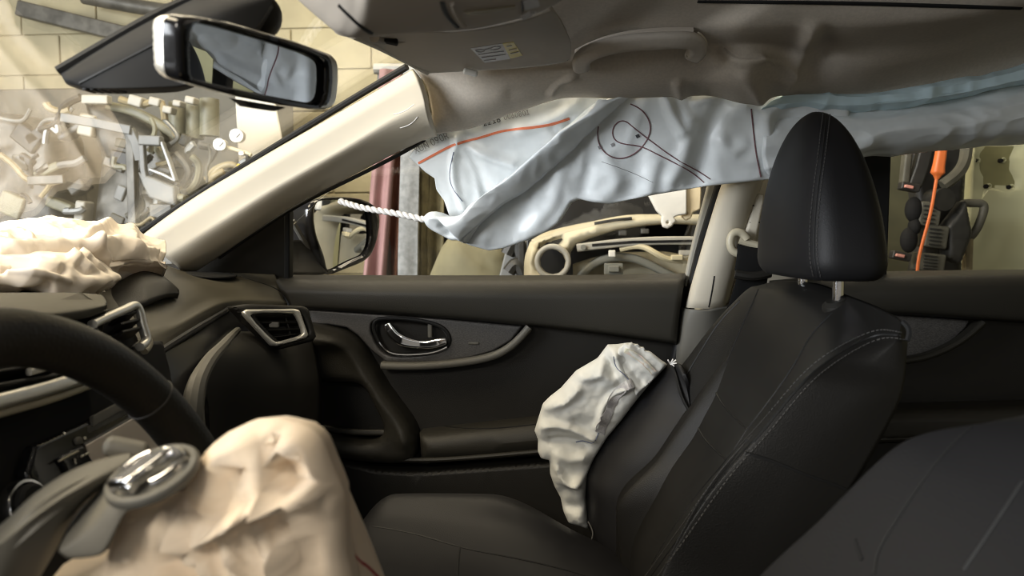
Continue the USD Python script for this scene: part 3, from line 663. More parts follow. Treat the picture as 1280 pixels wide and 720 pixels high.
# emblem: a chrome ring crossed by a bar, on the middle flap
fe = Frame(P(191, 592, .366), RIGHT * .97 + UP * .25 + FWD * .15, UP * .40 + FWD * .92)
ec = fe.o
er = lambda a, rx, ry, h=0.0: fe.at(T([[rx * math.cos(x), ry * math.sin(x)] for x in a]), np.full(len(a), float(h)))
RX, RY = .0180, .0185
aa = np.linspace(0, 2 * np.pi, 60, endpoint=False)
em = part(sw, 'emblem', sweep(er(aa, RX + .0035, RY + .0035, -.001), rrect(.005, .006, .002), True, up=fe.n), M['grey_plastic'], label='grey emblem surround')
part(em, 'emblem_backing', lathe([(0, -.004), (RX + .003, -.004), (RX + .003, -.002), (0, -.002)], ec, fe.n), M['horn'])
for a0, a1 in ((-2.7, -1.95), (-1.35, -.35), (.15, 1.2), (1.75, 2.85)):
    part(em, 'emblem_ring', sweep(er(np.linspace(a0, a1, 20), RX - .003, RY - .003, .0035), rrect(.0055, .005, .002), up=fe.n), M['chrome'], label='chrome arc of the emblem')
bar = sg.Polygon([(-.019, -.0085), (-.0075, -.0145), (.0075, .0025), (.0105, .0085), (.0075, .0105), (.0005, .0075), (-.0045, .0085), (-.0075, .0035)])
part(em, 'emblem_bar', puff(Frame(ec + fe.n * .002, fe.ux, fe.uy), bar, .006, .002, .002), M['chrome'], label='chrome bar crossing the emblem')
part(sw, 'control_knob', rbox((.026, .014, .012), .005, P(158, 561, .43), (0, .3, .4)), M['horn'])

# ------------------------------------------------------------------ airbags
fa = VY(.40)
da_out = [(60, 760), (78, 722), (84, 700), (140, 692), (150, 660), (158, 632), (200, 622), (238, 604), (252, 574), (272, 550), (300, 532), (322, 523), (342, 521), (366, 525), (386, 532), (404, 549), (416, 574), (426, 600), (432, 620), (436, 700), (440, 790), (60, 790)]
da_fold = folds([
    ([(344, 524), (348, 556), (356, 590), (368, 622)], .030, 6, 1), ([(322, 540), (334, 575), (346, 612), (362, 622)], -.026, 12), ([(306, 534), (285, 562), (266, 595), (246, 634)], .024, 9, 1), ([(330, 524), (326, 545), (322, 566)], .012, 6, 1), ([(368, 622), (340, 631), (304, 643), (262, 668), (200, 676), (142, 696)], .026, 7, 1),
    ([(368, 622), (386, 619), (398, 609), (397, 592), (388, 578)], .026, 5, 1), ([(378, 604), (368, 566), (360, 532)], -.018, 9), ([(372, 530), (384, 560), (394, 585)], .012, 7, 1), ([(396, 540), (410, 585), (416, 640)], .018, 7, 1), ([(404, 600), (408, 660)], -.012, 7), ([(308, 646), (326, 668), (340, 700), (346, 770)], .020, 7, 1), ([(318, 650), (350, 690), (356, 760)], -.016, 12), ([(368, 632), (374, 680), (372, 770)], .018, 7, 1), ([(384, 640), (390, 690), (394, 770)], -.014, 7), ([(400, 640), (404, 700), (408, 770)], .014, 6, 1),
    ([(288, 585), (268, 625), (256, 656)], -.016, 12), ([(232, 690), (262, 710), (290, 770)], .014, 8, 1), ([(100, 712), (150, 724), (200, 770)], .014, 8, 1), ([(170, 700), (230, 730), (250, 780)], -.014, 12), ([(282, 672), (296, 720), (300, 770)], .012, 7, 1), ([(266, 560), (250, 590), (238, 616)], .014, 6, 1), ([(420, 610), (428, 690)], .012, 5, 1)], cr=.013, cr_scale=T([24., 12, 9]), seed=4)
da_mesh = patch(fa, da_out, .032, .03, .0042, fn=da_fold, back=.04, edge_res=.006)
da = thing('driver_airbag', 'deflated cream airbag hanging from the steering wheel', 'airbag', P(270, 700, .40))
part(da, 'bag', da_mesh, M['cream'], smooth=True)
da2 = patch(VY(.45), [(405, 560), (425, 592), (436, 620), (452, 655), (466, 690), (478, 722), (490, 790), (380, 790), (395, 640)], .025, .022, .006, fn=folds([([(440, 640), (455, 690), (462, 740)], .008, 8), ([(425, 620), (436, 700)], -.008, 8)], .0015, 30), back=.02)
b2 = part(da, 'rear_lobe', da2, M['cream'], smooth=True, label='rear lobe with a red seam')
part(da, 'red_seam', ribbon(da2, [(430, 655), (436, 676), (446, 697), (458, 708), (472, 722)], 2.6), M['red'])
tk = patch(VY(.40), [(165, 626), (205, 622), (240, 606), (262, 616), (252, 650), (225, 668), (180, 672), (156, 668)], .022, .02, .005, fn=folds([([(180, 640), (215, 634), (250, 640)], .006, 5), ([(196, 660), (204, 640), (220, 655)], .006, 4, 1), ([(225, 640), (236, 660)], -.008, 5)], .002, 40), back=.01)
part(da, 'tucked_fold', tk, M['cream'], smooth=True)

pa = thing('passenger_airbag', 'overexposed white airbag lying crumpled on the dashboard', 'airbag', P(90, 368, .95))
pb_rows = [
    [(-260, 300, .98), (-120, 280, 1.00), (0, 276, 1.04), (60, 268, 1.08), (105, 272, 1.10), (150, 282, 1.15), (180, 292, 1.18), (205, 296, 1.19)],
    [(-260, 306, .90), (-120, 285, .93), (0, 279, .98), (58, 270, 1.02), (104, 275, 1.04), (150, 285, 1.10), (185, 295, 1.13), (213, 308, 1.15)],
    [(-260, 320, .80), (-120, 305, .83), (0, 298, .88), (55, 292, .92), (110, 295, .96), (160, 300, 1.03), (190, 308, 1.07), (216, 324, 1.11)],
    [(-260, 340, .72), (-120, 325, .74), (0, 318, .78), (50, 315, .82), (105, 318, .87), (158, 322, .96), (190, 325, 1.02), (214, 334, 1.07)],
    [(-260, 362, .70), (-120, 350, .71), (0, 352, .735), (48, 348, .77), (104, 350, .85), (150, 345, .95), (185, 336, 1.02), (208, 340, 1.07)],
    [(-260, 378, .72), (-120, 372, .73), (0, 370, .75), (50, 364, .79), (100, 362, .87), (142, 358, .96), (180, 342, 1.04), (205, 344, 1.09)]]
gp = net(pb_rows, 130, 220)
nrm = grid_normals(gp); pxy = proj(gp.reshape(-1, 3)); q = shapely.points(pxy)
hgt = np.zeros(len(pxy))
for pts, a, w in [([(0, 312), (60, 313), (110, 315), (132, 336), (122, 352)], .022, 7), ([(0, 345), (40, 340), (80, 368)], .016, 8), ([(20, 368), (60, 350), (100, 356)], -.014, 7), ([(112, 314), (140, 304), (172, 312), (196, 316)], .020, 6), ([(150, 318), (170, 330), (160, 345)], -.012, 10), ([(0, 290), (20, 284), (40, 294)], .012, 5), ([(40, 300), (90, 302)], -.010, 6),
                  ([(100, 300), (128, 282), (150, 276), (172, 296)], .012, 6), ([(134, 330), (136, 350), (128, 360)], -.016, 5), ([(-60, 320), (-20, 340), (0, 330)], .012, 10), ([(-100, 300), (-40, 305), (10, 298)], .012, 8), ([(176, 300), (184, 315), (212, 318)], -.008, 5)]:
    x = shapely.distance(sg.LineString(line_px(pts, 6)), q) / w; hgt += a * np.exp(-x * x)
w_ = gp.reshape(-1, 3); hgt -= .020 * crease(w_, T([7., 15, 26]), 11) + .006 * crease(w_, 42, 5)
gp = gp + nrm * hgt.reshape(gp.shape[:2])[..., None]
part(pa, 'bag', shell(gp, .05, off=(-.03, .03, -.03)), M['pale'], smooth=True)
lr = [[(-160, 380, .76), (-160, 376, .71), (-160, 350, .69), (-160, 325, .72), (-160, 316, .82)], [(-40, 373, .76), (-40, 369, .715), (-40, 345, .70), (-40, 322, .73), (-40, 313, .83)], [(0, 369, .775), (0, 364, .735), (0, 344, .72), (0, 320, .75), (0, 311, .84)], [(40, 367, .79), (40, 362, .75), (40, 342, .735), (40, 318, .765), (40, 310, .86)],
      [(84, 373, .82), (84, 367, .785), (86, 345, .77), (84, 320, .80), (82, 311, .88)], [(108, 367, .85), (109, 362, .82), (110, 346, .80), (108, 326, .83), (106, 317, .90)], [(126, 359, .88), (127, 355, .865), (128, 345, .855), (126, 334, .865), (122, 326, .91)], [(134, 347, .89), (134, 346, .888), (134, 345, .886), (133, 343, .89), (130, 340, .92)]]
lg = net(lr, 150, 70); lp = proj(lg.reshape(-1, 3)); lh = np.zeros(len(lp)); lq = shapely.points(lp)
for pts, a_, w_f in [([(84, 372), (96, 358), (124, 346)], .010, 5), ([(90, 318), (112, 334), (128, 345)], .010, 4), ([(100, 330), (116, 340), (130, 345)], -.008, 4), ([(110, 366), (118, 354), (132, 346)], .008, 4), ([(0, 330), (40, 328), (80, 336)], -.008, 7), ([(-30, 350), (30, 352), (78, 366)], .010, 7), ([(30, 362), (60, 356)], -.010, 5), ([(10, 338), (50, 340), (86, 350)], .007, 5), ([(50, 322), (74, 330)], .006, 5)]:
    lh += a_ * np.exp(-(shapely.distance(sg.LineString(line_px(pts, 4)), lq) / w_f) ** 2)
lh -= .010 * crease(lg.reshape(-1, 3), T([12., 24, 24]), 6)
lg = lg + grid_normals(lg) * lh.reshape(lg.shape[:2])[..., None]
lb = shell(lg, .03, off=(-.01, .03, .0))
part(pa, 'front_lobe', lb, M['pale'], smooth=True, label='front lobe folded over the pad edge')

# ------------------------------------------------------------------ front passenger door
fd = thing('car_door', 'black front passenger door with chrome inner handle and grey trim insert', 'car door', P(600, 760, 1.42))
def dp(name, pts, y, t, mt, r=None, res=.012, label=None, smooth=False, parent=fd, **k):
    m = patch(VY(y), pts, t, r, res, smooth=smooth, **k)
    return part(parent, name, m, mt, label=label), m
dp('door_card', [(338, 352), (858, 352), (846, 420), (836, 470), (900, 800), (330, 800)], 1.46, .07, M['black'], .01, .03)
sill = [[(338, 343.5, 1.46), (500, 344.5, 1.46), (680, 344.5, 1.46), (857, 341.5, 1.45)],
        [(340, 344, 1.425), (500, 344.5, 1.42), (680, 344.5, 1.42), (857, 342, 1.41)],
        [(344, 350, 1.375), (500, 351, 1.37), (680, 351, 1.37), (856, 349, 1.36)],
        [(352, 366, 1.352), (500, 369, 1.345), (680, 373, 1.345), (852, 374, 1.34)],
        [(362, 382, 1.352), (460, 387, 1.350), (650, 402, 1.350), (846, 426, 1.345)],
        [(362, 386, 1.39), (460, 391, 1.39), (650, 406, 1.39), (845, 430, 1.38)]]
part(fd, 'sill_pad', shell(net(sill, 40, 60), .012), M['soft'], smooth=True)
ins = [(360, 385), (400, 386), (460, 390), (560, 397), (654, 406), (640, 424), (618, 437), (590, 445), (556, 450), (515, 451), (486, 450), (468, 436), (452, 418), (438, 408), (415, 404), (372, 404)]
bowl = [(467, 408), (470, 401), (480, 398), (510, 399), (540, 404), (556, 412), (562, 424), (558, 434), (540, 440), (512, 443), (488, 441), (476, 431)]
_, im = dp('trim_insert', ins, 1.395, .025, M['insert'], .004, .012, 'grey woven-look trim insert', holes=[bowl])
dp('handle_bowl', [(460, 396), (566, 400), (570, 444), (470, 446)], 1.415, .008, M['gloss'], .002, .01)
def dy(pts, y): return T([P(u, v, y) for u, v in pts])
hb_ = part(fd, 'bowl_ring', tube(spline(dy(bowl, 1.369), 70, True), .0036, 8, True), M['rubber'])
part(fd, 'bowl_trim', tube(spline(dy([(474, 428), (484, 439), (500, 443.5), (520, 443.5), (545, 440), (559, 434)], 1.366), 40), .0026, 8), M['chrome'], label='chrome crescent under the handle')
# the lever: a hook of chrome
hook = spline(dy([(484, 404), (488, 412), (496, 421), (508, 427), (524, 430), (540, 430), (552, 427), (558, 426)], 1.362), 50)
sc = np.interp(np.linspace(0, 1, 50), [0, .12, .35, .6, .85, 1], [.75, 1.1, 1.25, .85, .95, .7])
hd = part(fd, 'inner_handle', sweep(hook, rrect(.018, .012, .005, 5), scale=sc, up=(0, -1, 0)), M['chrome'], smooth=True, label='chrome inner door handle')
part(hd, 'lock_tab', rbox((.009, .012, .028), .003, P(538, 413, 1.375)), M['grey_plastic'])
part(fd, 'sheen_clip', rbox((.020, .003, .005), .0015, P(592, 429, 1.369)), M['grey_plastic'])
# ridge under the insert
rid = spline(dy([(478, 456), (500, 457), (540, 456), (580, 452), (620, 443), (645, 427), (662, 408)], 1.368), 60)
part(fd, 'armrest_ridge', sweep(rid, rrect(.014, .03, .006), up=(0, -1, 0)), M['grey_plastic'])
dp('concave_panel', [(486, 463), (560, 461), (640, 446), (672, 410), (848, 430), (838, 470), (842, 520), (700, 510), (600, 524), (532, 530), (506, 498)], 1.42, .02, M['black'], .008, .02)
# boomerang pull
pull_out = [(372, 406), (420, 405), (440, 411), (456, 424), (468, 442), (484, 470), (505, 500), (522, 524), (529, 546), (526, 562), (512, 568), (470, 567), (425, 560), (392, 548), (372, 520)]
pull_in = [(392, 474), (420, 472), (452, 472), (466, 478), (478, 500), (488, 520), (489, 532), (480, 540), (450, 540), (412, 531), (394, 524)]
pull = patch(VY(1.40), pull_out, .075, .022, .008, smooth=True, holes=[pull_in], fn=lambda ab, w, d: .016 * np.exp(-(shapely.distance(sg.LineString(line_px([(396, 425), (436, 424), (452, 440), (474, 478), (508, 526), (512, 548)])), shapely.points(proj(w))) / 13) ** 2))
part(fd, 'door_pull', pull, M['soft'], smooth=True)
dp('pull_recess', [(380, 460), (470, 460), (505, 545), (470, 556), (384, 540)], 1.41, .01, M['matte'], .003, .02)
lp = spline(dy([(408, 535), (440, 540), (484, 541)], 1.375), 20); part(fd, 'pocket_ledge', sweep(lp, rrect(.012, .05, .004), up=(0, -1, .3)), M['soft'])
arm = patch(VY(1.40), [(530, 534), (600, 526), (690, 516), (800, 508), (800, 548), (690, 557), (600, 564), (532, 568)], .07, .03, .01, smooth=False)
part(fd, 'armrest', arm, M['soft'], smooth=40)
part(fd, 'armrest_seam', seam(arm, [(534, 530), (600, 536), (690, 528), (790, 520)], .0012, 0), M['rubber'])
part(fd, 'pocket_edge', tube(spline(dy([(398, 545), (430, 560), (480, 572), (530, 575), (600, 571), (680, 564), (760, 558)], 1.335), 50), .0045, 8), M['soft'])
dp('map_pocket', [(396, 548), (430, 563), (480, 575), (530, 578), (680, 567), (780, 560), (790, 800), (390, 800)], 1.40, .06, M['black'], .01, .03)
# window glass, leaning inwards, and the frame's rear upright
gfr = Frame(P(600, 345, 1.425), (1, 0, 0), P(600, 110, 1.235) - P(600, 345, 1.425))
part(fd, 'window_glass', patch(gfr, [(290, 352), (862, 352), (905, 215), (920, 100), (560, 100)], .004, .001, .05, smooth=False), M['glass'], smooth=False)
fru = [P(845, 420, 1.40), P(857, 350, 1.40), P(868, 300, 1.37), P(884, 240, 1.33), P(906, 150, 1.27)]
part(fd, 'window_frame', sweep(spline(fru, 30) + T([.009, 0, 0]), rrect(.022, .02, .003), up=(0, -1, 0)), M['shell_grey'], label='grey window frame upright')
part(fd, 'weatherstrip', sweep(spline([P(834, 470, 1.375), P(846, 420, 1.375), P(862, 350, 1.375), P(877, 292, 1.345), P(893, 240, 1.305), P(918, 150, 1.25)], 40) + T([.009, 0, 0]), rrect(.021, .024, .007), up=(0, -1, 0)), M['rubber'])
# triangular corner in front of the window
part(fd, 'corner_panel', patch(Frame(P(330, 340, 1.40), (1, 0, 0), P(330, 255, 1.335) - P(330, 340, 1.40)), [(236, 352), (258, 318), (366, 252), (366, 352)], .012, .004, .01, smooth=False), M['black'])
part(fd, 'corner_post', sweep(T([P(361, 346, 1.395), P(361, 258, 1.33)]), rrect(.011, .02, .003), up=(0, -1, 0)), M['rubber'])

# door mirror outside
mo = VY(1.60)
mfr = Frame(P(423, 292, 1.60), (.41, .91, 0), (.05, -.03, 1))
dm = thing('door_mirror', 'black outside mirror on the passenger door reflecting grey cupboards', 'side mirror', P(420, 345, 1.62))
gl_out = [(387, 262), (391, 253), (404, 250), (425, 250), (444, 254), (453, 262), (456, 285), (455, 305), (449, 317), (430, 326), (404, 336), (400, 322), (392, 300), (387, 280)]
ho_out = [(380, 258), (390, 249), (412, 246), (438, 247), (460, 255), (468, 268), (467, 292), (459, 316), (446, 328), (420, 338), (404, 343), (396, 335), (386, 305), (380, 280)]
hm = patch(Frame(mfr.o - mfr.n * .014, mfr.ux, mfr.uy), ho_out, .018, .008, .01, holes=[gl_out], back=.06)
part(dm, 'housing', hm, M['gloss'], smooth=40)
part(dm, 'housing_back', patch(Frame(mfr.o - mfr.n * .018, mfr.ux, mfr.uy), ho_out, .006, .003, .012, back=.08), M['black'], smooth=40)
part(dm, 'mirror_glass', patch(Frame(mfr.o - mfr.n * .008, mfr.ux, mfr.uy), gl_out, .004, .001, .02), M['mirror'], smooth=30)
part(dm, 'mirror_arm', shell(net([[(362, 300, 1.50), (380, 300, 1.53), (396, 310, 1.57)], [(362, 318, 1.49), (380, 318, 1.52), (402, 328, 1.56)], [(362, 343, 1.47), (385, 345, 1.50), (410, 341, 1.57)]], 12, 12), .03), M['black'], smooth=True)
part(dm, 'arm_rib', tube(T([P(365, 276, 1.50), P(380, 302, 1.53), P(392, 326, 1.56)]), .006, 8, n=12), M['grey_plastic'])

# ------------------------------------------------------------------ B-pillar, seat belt
bp_rows = [[(912, 205, 1.255), (918, 205, 1.235), (935, 205, 1.225), (955, 205, 1.235), (962, 205, 1.27)],
           [(900, 236, 1.275), (907, 236, 1.255), (925, 234, 1.245), (944, 232, 1.255), (952, 232, 1.30)],
           [(880, 300, 1.32), (888, 300, 1.298), (908, 300, 1.288), (925, 300, 1.296), (932, 300, 1.34)],
           [(856, 384, 1.36), (864, 385, 1.337), (884, 386, 1.33), (902, 384, 1.337), (908, 384, 1.39)]]
bpl = thing('pillar_trim', 'cream centre pillar trim behind the front door window', 'pillar trim', P(885, 600, 1.36))
bpm = shell(net(bp_rows, 30, 24), .012)
part(bpl, 'upper_cover', bpm, M['pillar'], smooth=True)
part(bpl, 'cover_seam', seam(bpm, [(893, 345), (890, 364), (886, 384)], .0014, -.0004), M['rubber'])
lo = [[(852, 384, 1.37), (864, 386, 1.335), (886, 388, 1.325), (912, 384, 1.34), (960, 384, 1.40)],
      [(842, 430, 1.39), (852, 432, 1.345), (880, 434, 1.335), (910, 430, 1.35), (960, 430, 1.41)],
      [(832, 560, 1.41), (840, 560, 1.37), (880, 560, 1.36), (920, 560, 1.37), (960, 560, 1.43)],
      [(832, 760, 1.41), (840, 760, 1.37), (880, 760, 1.36), (920, 760, 1.37), (960, 760, 1.43)]]
part(bpl, 'lower_cover', shell(net(lo, 24, 20), .02), M['grey_plastic'], smooth=True)
bk = [[(950, 205, 1.29), (985, 205, 1.30), (1030, 205, 1.32)], [(938, 260, 1.32), (975, 260, 1.325), (1030, 260, 1.345)], [(922, 330, 1.35), (960, 330, 1.36), (1030, 330, 1.38)], [(905, 392, 1.39), (960, 392, 1.39), (1030, 392, 1.41)]]
part(bpl, 'rear_cover', shell(net(bk, 16, 12), .012), M['pillar'], smooth=True)
sb = thing('seat_belt', 'black seat belt hanging from its cream pillar guide', 'seat belt', P(935, 390, 1.31))
part(sb, 'height_adjuster', sweep(spline([P(950, 243, 1.285), P(945, 262, 1.29), P(940, 284, 1.295), P(935, 304, 1.30)], 20), rrect(.018, .016, .005), scale=np.interp(np.linspace(0, 1, 20), [0, .15, 1], [.6, 1, 1.25]), up=(0, -1, 0)), M['pillar'])
for k, v in enumerate((257, 278)):
    part(sb, 'adjuster_line', sweep(T([P(940 - k * 3, v, 1.282 + .004 * k), P(953 - k * 3, v, 1.282 + .004 * k)]), rrect(.002, .002, .0008), up=(0, -1, 0)), M['rubber'])
rg = spline([P(*c, 1.272) for c in [(934, 299), (926, 291), (917, 292), (913, 302), (916, 313), (924, 317)]], 40)
part(sb, 'guide_ring', tube(rg, .007, 12), M['satin_trim'], label='cream belt guide ring')
part(sb, 'guide_bar', tube(T([P(924, 300, 1.275), P(940, 305, 1.275), P(956, 310, 1.275)]), .007, 10, n=10), M['satin_trim'])
wb = [[(922, 305, 1.27), (940, 309, 1.268), (958, 311, 1.27)], [(921, 320, 1.262), (940, 323, 1.26), (958, 325, 1.262)], [(918, 338, 1.268), (938, 342, 1.266), (960, 342, 1.27)]]
part(sb, 'webbing', shell(net(wb, 16, 10), .003), M['carpet'], smooth=True)
part(sb, 'stop_bar', tube(T([P(919, 342, 1.268), P(940, 345, 1.266), P(962, 341, 1.27)]), .0085, 10, n=10), M['black'])
wb2 = [[(922, 346, 1.276), (960, 344, 1.28)], [(914, 372, 1.29), (955, 372, 1.29)], [(900, 410, 1.30), (940, 412, 1.31)], [(860, 560, 1.32), (905, 560, 1.33)]]
part(sb, 'lower_webbing', shell(net(wb2, 16, 6), .003), M['carpet'], smooth=True)

# ------------------------------------------------------------------ rear door
rd = thing('car_door', 'dark rear passenger door behind the front seat headrest', 'car door', P(1190, 760, 1.42))
rs = [[(960, 344, 1.46), (1110, 339, 1.46), (1300, 336.5, 1.46), (1500, 334, 1.46)], [(960, 345, 1.42), (1110, 340, 1.42), (1300, 337, 1.42), (1500, 335, 1.42)], [(962, 352, 1.365), (1112, 347, 1.365), (1300, 344, 1.365), (1500, 342, 1.365)],
      [(964, 372, 1.345), (1115, 368, 1.345), (1300, 366, 1.345), (1500, 366, 1.345)], [(964, 386, 1.35), (1115, 389, 1.35), (1300, 401, 1.35), (1500, 412, 1.35)], [(964, 390, 1.39), (1115, 393, 1.39), (1300, 405, 1.39), (1500, 416, 1.39)]]
part(rd, 'sill_pad', shell(net(rs, 30, 40), .012), M['soft'], smooth=True)
dp('door_card', [(955, 350), (1500, 345), (1500, 800), (955, 800)], 1.46, .06, M['black'], .01, .04, parent=rd)
dp('trim_insert', [(1060, 390), (1115, 392), (1206, 399), (1200, 410), (1180, 428), (1150, 441), (1125, 447), (1060, 447)], 1.40, .02, M['insert'], .004, .02, parent=rd)
part(rd, 'armrest_ridge', sweep(spline(dy([(1060, 452), (1130, 450), (1165, 442), (1200, 424), (1226, 402)], 1.375), 40), rrect(.012, .03, .006), up=(0, -1, 0)), M['soft'])
dp('armrest', [(1060, 505), (1290, 498), (1500, 494), (1500, 532), (1290, 538), (1060, 546)], 1.40, .07, M['soft'], .02, .02, parent=rd)
part(rd, 'pocket_edge', tube(spline(dy([(1060, 551), (1180, 546), (1300, 542), (1480, 538)], 1.335), 20), .005, 8), M['soft'])
rgf = Frame(P(1190, 340, 1.43), (1, 0, 0), P(1190, 110, 1.26) - P(1190, 340, 1.43))
part(rd, 'window_glass', patch(rgf, [(1090, 348), (1500, 345), (1500, 60), (1090, 100)], .004, .001, .06, smooth=False), M['glass'], smooth=False)
part(rd, 'window_frame', sweep(spline([P(1090, 350, 1.40), P(1092, 280, 1.365), P(1094, 200, 1.31), P(1096, 120, 1.26)], 20), rrect(.045, .02, .004), up=(0, -1, 0)), M['matte'])

# ------------------------------------------------------------------ seats
back_rows = [
    [(950, 366, 1.185), (958, 356, 1.150), (985, 351, 1.09), (1020, 354, .98), (1060, 369, .885), (1103, 386, .80), (1127, 402, .745), (1135, 420, .735)],
    [(943, 364, 1.185), (942, 358, 1.150), (952, 361, 1.10), (988, 373, .98), (1036, 394, .868), (1084, 419, .765), (1118, 428, .722), (1134, 436, .728)],
    [(920, 384, 1.20), (916, 380, 1.17), (937, 385, 1.10), (966, 404, .985), (1012, 424, .860), (1046, 443, .735), (1095, 455, .718), (1132, 460, .722)],
    [(894, 412, 1.21), (890, 410, 1.175), (916, 432, 1.105), (946, 448, .992), (986, 465, .852), (1008, 472, .708), (1070, 490, .702), (1127, 494, .712)],
    [(858, 455, 1.235), (853, 462, 1.195), (893, 487, 1.11), (918, 514, 1.0), (936, 536, .85), (938, 556, .696), (1010, 560, .692), (1090, 570, .702)],
    [(800, 525, 1.245), (800, 540, 1.205), (866, 535, 1.125), (878, 582, 1.01), (893, 602, .85), (884, 622, .688), (965, 640, .686), (1052, 632, .696)],
    [(748, 600, 1.245), (748, 612, 1.205), (822, 600, 1.130), (836, 645, 1.01), (850, 668, .85), (842, 690, .684), (925, 715, .682), (1015, 702, .692)],
    [(748, 690, 1.235), (758, 704, 1.195), (785, 690, 1.13), (798, 735, 1.01), (806, 760, .85), (800, 785, .682), (880, 800, .672), (970, 800, .69)],
    [(766, 790, 1.225), (778, 800, 1.185), (790, 800, 1.13), (790, 830, 1.01), (790, 860, .85), (780, 900, .682), (840, 920, .672), (920, 920, .69)]]
bg = net(back_rows, 90, 90)
boff = np.zeros_like(bg); boff[..., 0] = .025; boff[..., 1] = (.97 - bg[..., 1]) * .35; boff[..., 2] = -.012
back_mesh = shell(bg, .05, off=boff)
seat = thing('car_seat', 'black leather front passenger seat with headrest and slumped side airbag', 'car seat', (.1, .95, .33))
part(seat, 'backrest', back_mesh, M['leather'], smooth=True)
front = shell(bg, .004)
S_in_far = [(948, 362), (938, 385), (918, 430), (893, 487), (866, 520)]
S_far = [(925, 376), (900, 402), (880, 432), (862, 462), (853, 480)]
S_near = [(1040, 392), (1015, 418), (995, 452), (966, 495), (934, 537)]
S_crest = [(1126, 420), (1102, 418), (1070, 430), (1040, 448), (1010, 472), (975, 512), (945, 548), (928, 566), (900, 600), (868, 645), (836, 690), (800, 740)]
S_crest2 = [(1126, 416), (1100, 413), (1066, 425), (1036, 442), (1004, 468), (970, 507), (940, 541), (922, 560)]
S_cross = [(932, 566), (965, 576), (1010, 594), (1050, 608), (1058, 612)]
S_mid = [[(893, 487), (905, 508), (934, 537)], [(868, 520), (878, 545), (908, 575)]]
S_low = [(934, 537), (908, 575), (878, 610), (845, 655), (815, 705)]
S_low2 = [(866, 522), (846, 555), (812, 602), (786, 655), (772, 720)]
grooves = [S_in_far, S_far, S_near, S_cross, *S_mid, S_low, S_low2, S_crest]
part(seat, 'seam', cat(*[m for m in (seam(front, s, .0016, -.0004) for s in grooves) if m is not None]), M['rubber'], kind='stuff', label='sewn seams of the backrest')
part(seat, 'stitching', cat(*[m for m in (stitches(front, s) for s in (S_crest2, [(u + 5, v + 5) for u, v in S_crest], [(u - 5, v - 3) for u, v in S_crest[6:]])) if m is not None]), M['thread'], kind='stuff', label='grey double stitching along the near bolster')
# torn outer bolster cover, pushed forward by the side airbag
tb = [[(836, 452, 1.225), (842, 452, 1.20), (848, 456, 1.18), (853, 470, 1.165)],
      [(812, 478, 1.235), (826, 490, 1.19), (846, 500, 1.165), (864, 520, 1.145)],
      [(776, 520, 1.240), (796, 536, 1.180), (824, 545, 1.150), (850, 556, 1.135)],
      [(746, 560, 1.240), (764, 580, 1.175), (796, 590, 1.145), (826, 590, 1.135)],
      [(732, 596, 1.235), (746, 620, 1.170), (776, 632, 1.145), (802, 632, 1.135)],
      [(733, 640, 1.23), (746, 662, 1.17), (768, 676, 1.145), (786, 680, 1.13)],
      [(748, 690, 1.225), (756, 704, 1.18), (768, 716, 1.15), (780, 722, 1.135)]]
tb_m = shell(net(tb, 40, 24), .006)
part(seat, 'torn_bolster_cover', tb_m, M['leather_smooth'], smooth=True, label='torn leather cover of the outer bolster')
part(seat, 'torn_edge', cat(tube([P(*c) for c in [(838, 452, 1.195), (845, 470, 1.175), (852, 495, 1.155), (866, 521, 1.138)]], .0026, 7, n=24)), M['rubber'])
part(seat, 'torn_tuft', cat(*[tube(T([P(838, 455, 1.19), P(838 + dx, 455 + dyy, 1.185)]), .0012, 5, n=6) for dx, dyy in ((3, -6), (7, -5), (-3, -5), (8, -1), (5, 3))]), M['cord'], label='frayed threads at the tear')
part(seat, 'hanging_thread', cat(tube([P(*c) for c in [(735, 652, 1.19), (741, 668, 1.175), (738, 682, 1.17), (746, 700, 1.165), (758, 712, 1.16)]], .0013, 6, n=30), rbox((.012, .006, .03), .003, P(752, 695, 1.165), (0, -.6, 0))), M['thread'])
# cushion
cu = [[W(-.34, 1.21, .60), W(-.27, 1.215, .66), W(-.12, 1.22, .67), W(.02, 1.22, .64), W(.14, 1.22, .60)],
      [W(-.345, 1.18, .66), W(-.28, 1.185, .74), W(-.13, 1.19, .748), W(.01, 1.19, .69), W(.13, 1.19, .64)],
      [W(-.35, 1.13, .68), W(-.285, 1.13, .768), W(-.14, 1.13, .770), W(.01, 1.13, .705), W(.13, 1.13, .65)],
      [W(-.355, 1.075, .68), W(-.29, 1.075, .752), W(-.14, 1.075, .745), W(.01, 1.075, .695), W(.13, 1.07, .65)],
      [W(-.36, .95, .68), W(-.295, .95, .742), W(-.14, .95, .728), W(.02, .95, .69), W(.14, .95, .65)],
      [W(-.355, .82, .68), W(-.29, .82, .75), W(-.14, .82, .745), W(.02, .82, .70), W(.14, .82, .65)],
      [W(-.345, .745, .67), W(-.28, .745, .765), W(-.13, .745, .765), W(.02, .745, .71), W(.14, .745, .65)],
      [W(-.34, .69, .58), W(-.27, .685, .62), W(-.13, .68, .63), W(.02, .68, .61), W(.14, .68, .58)]]
cug = net(cu, 60, 50, Y=False); cum = shell(cug, .2, off=(0, 0, -.13))
part(seat, 'cushion', cum, M['leather_smooth'], smooth=True)
part(seat, 'cushion_seam', cat(*[m for m in (seam(cum, s, .0018, -.0004) for s in ([(466, 658), (520, 668), (576, 684), (640, 697), (705, 712), (740, 722)], [(575, 684), (573, 700), (572, 724)])) if m is not None]), M['rubber'])
part(seat, 'seat_base', rbox((.44, .46, .28), .03, (-.08, .95, .47)), M['matte'])
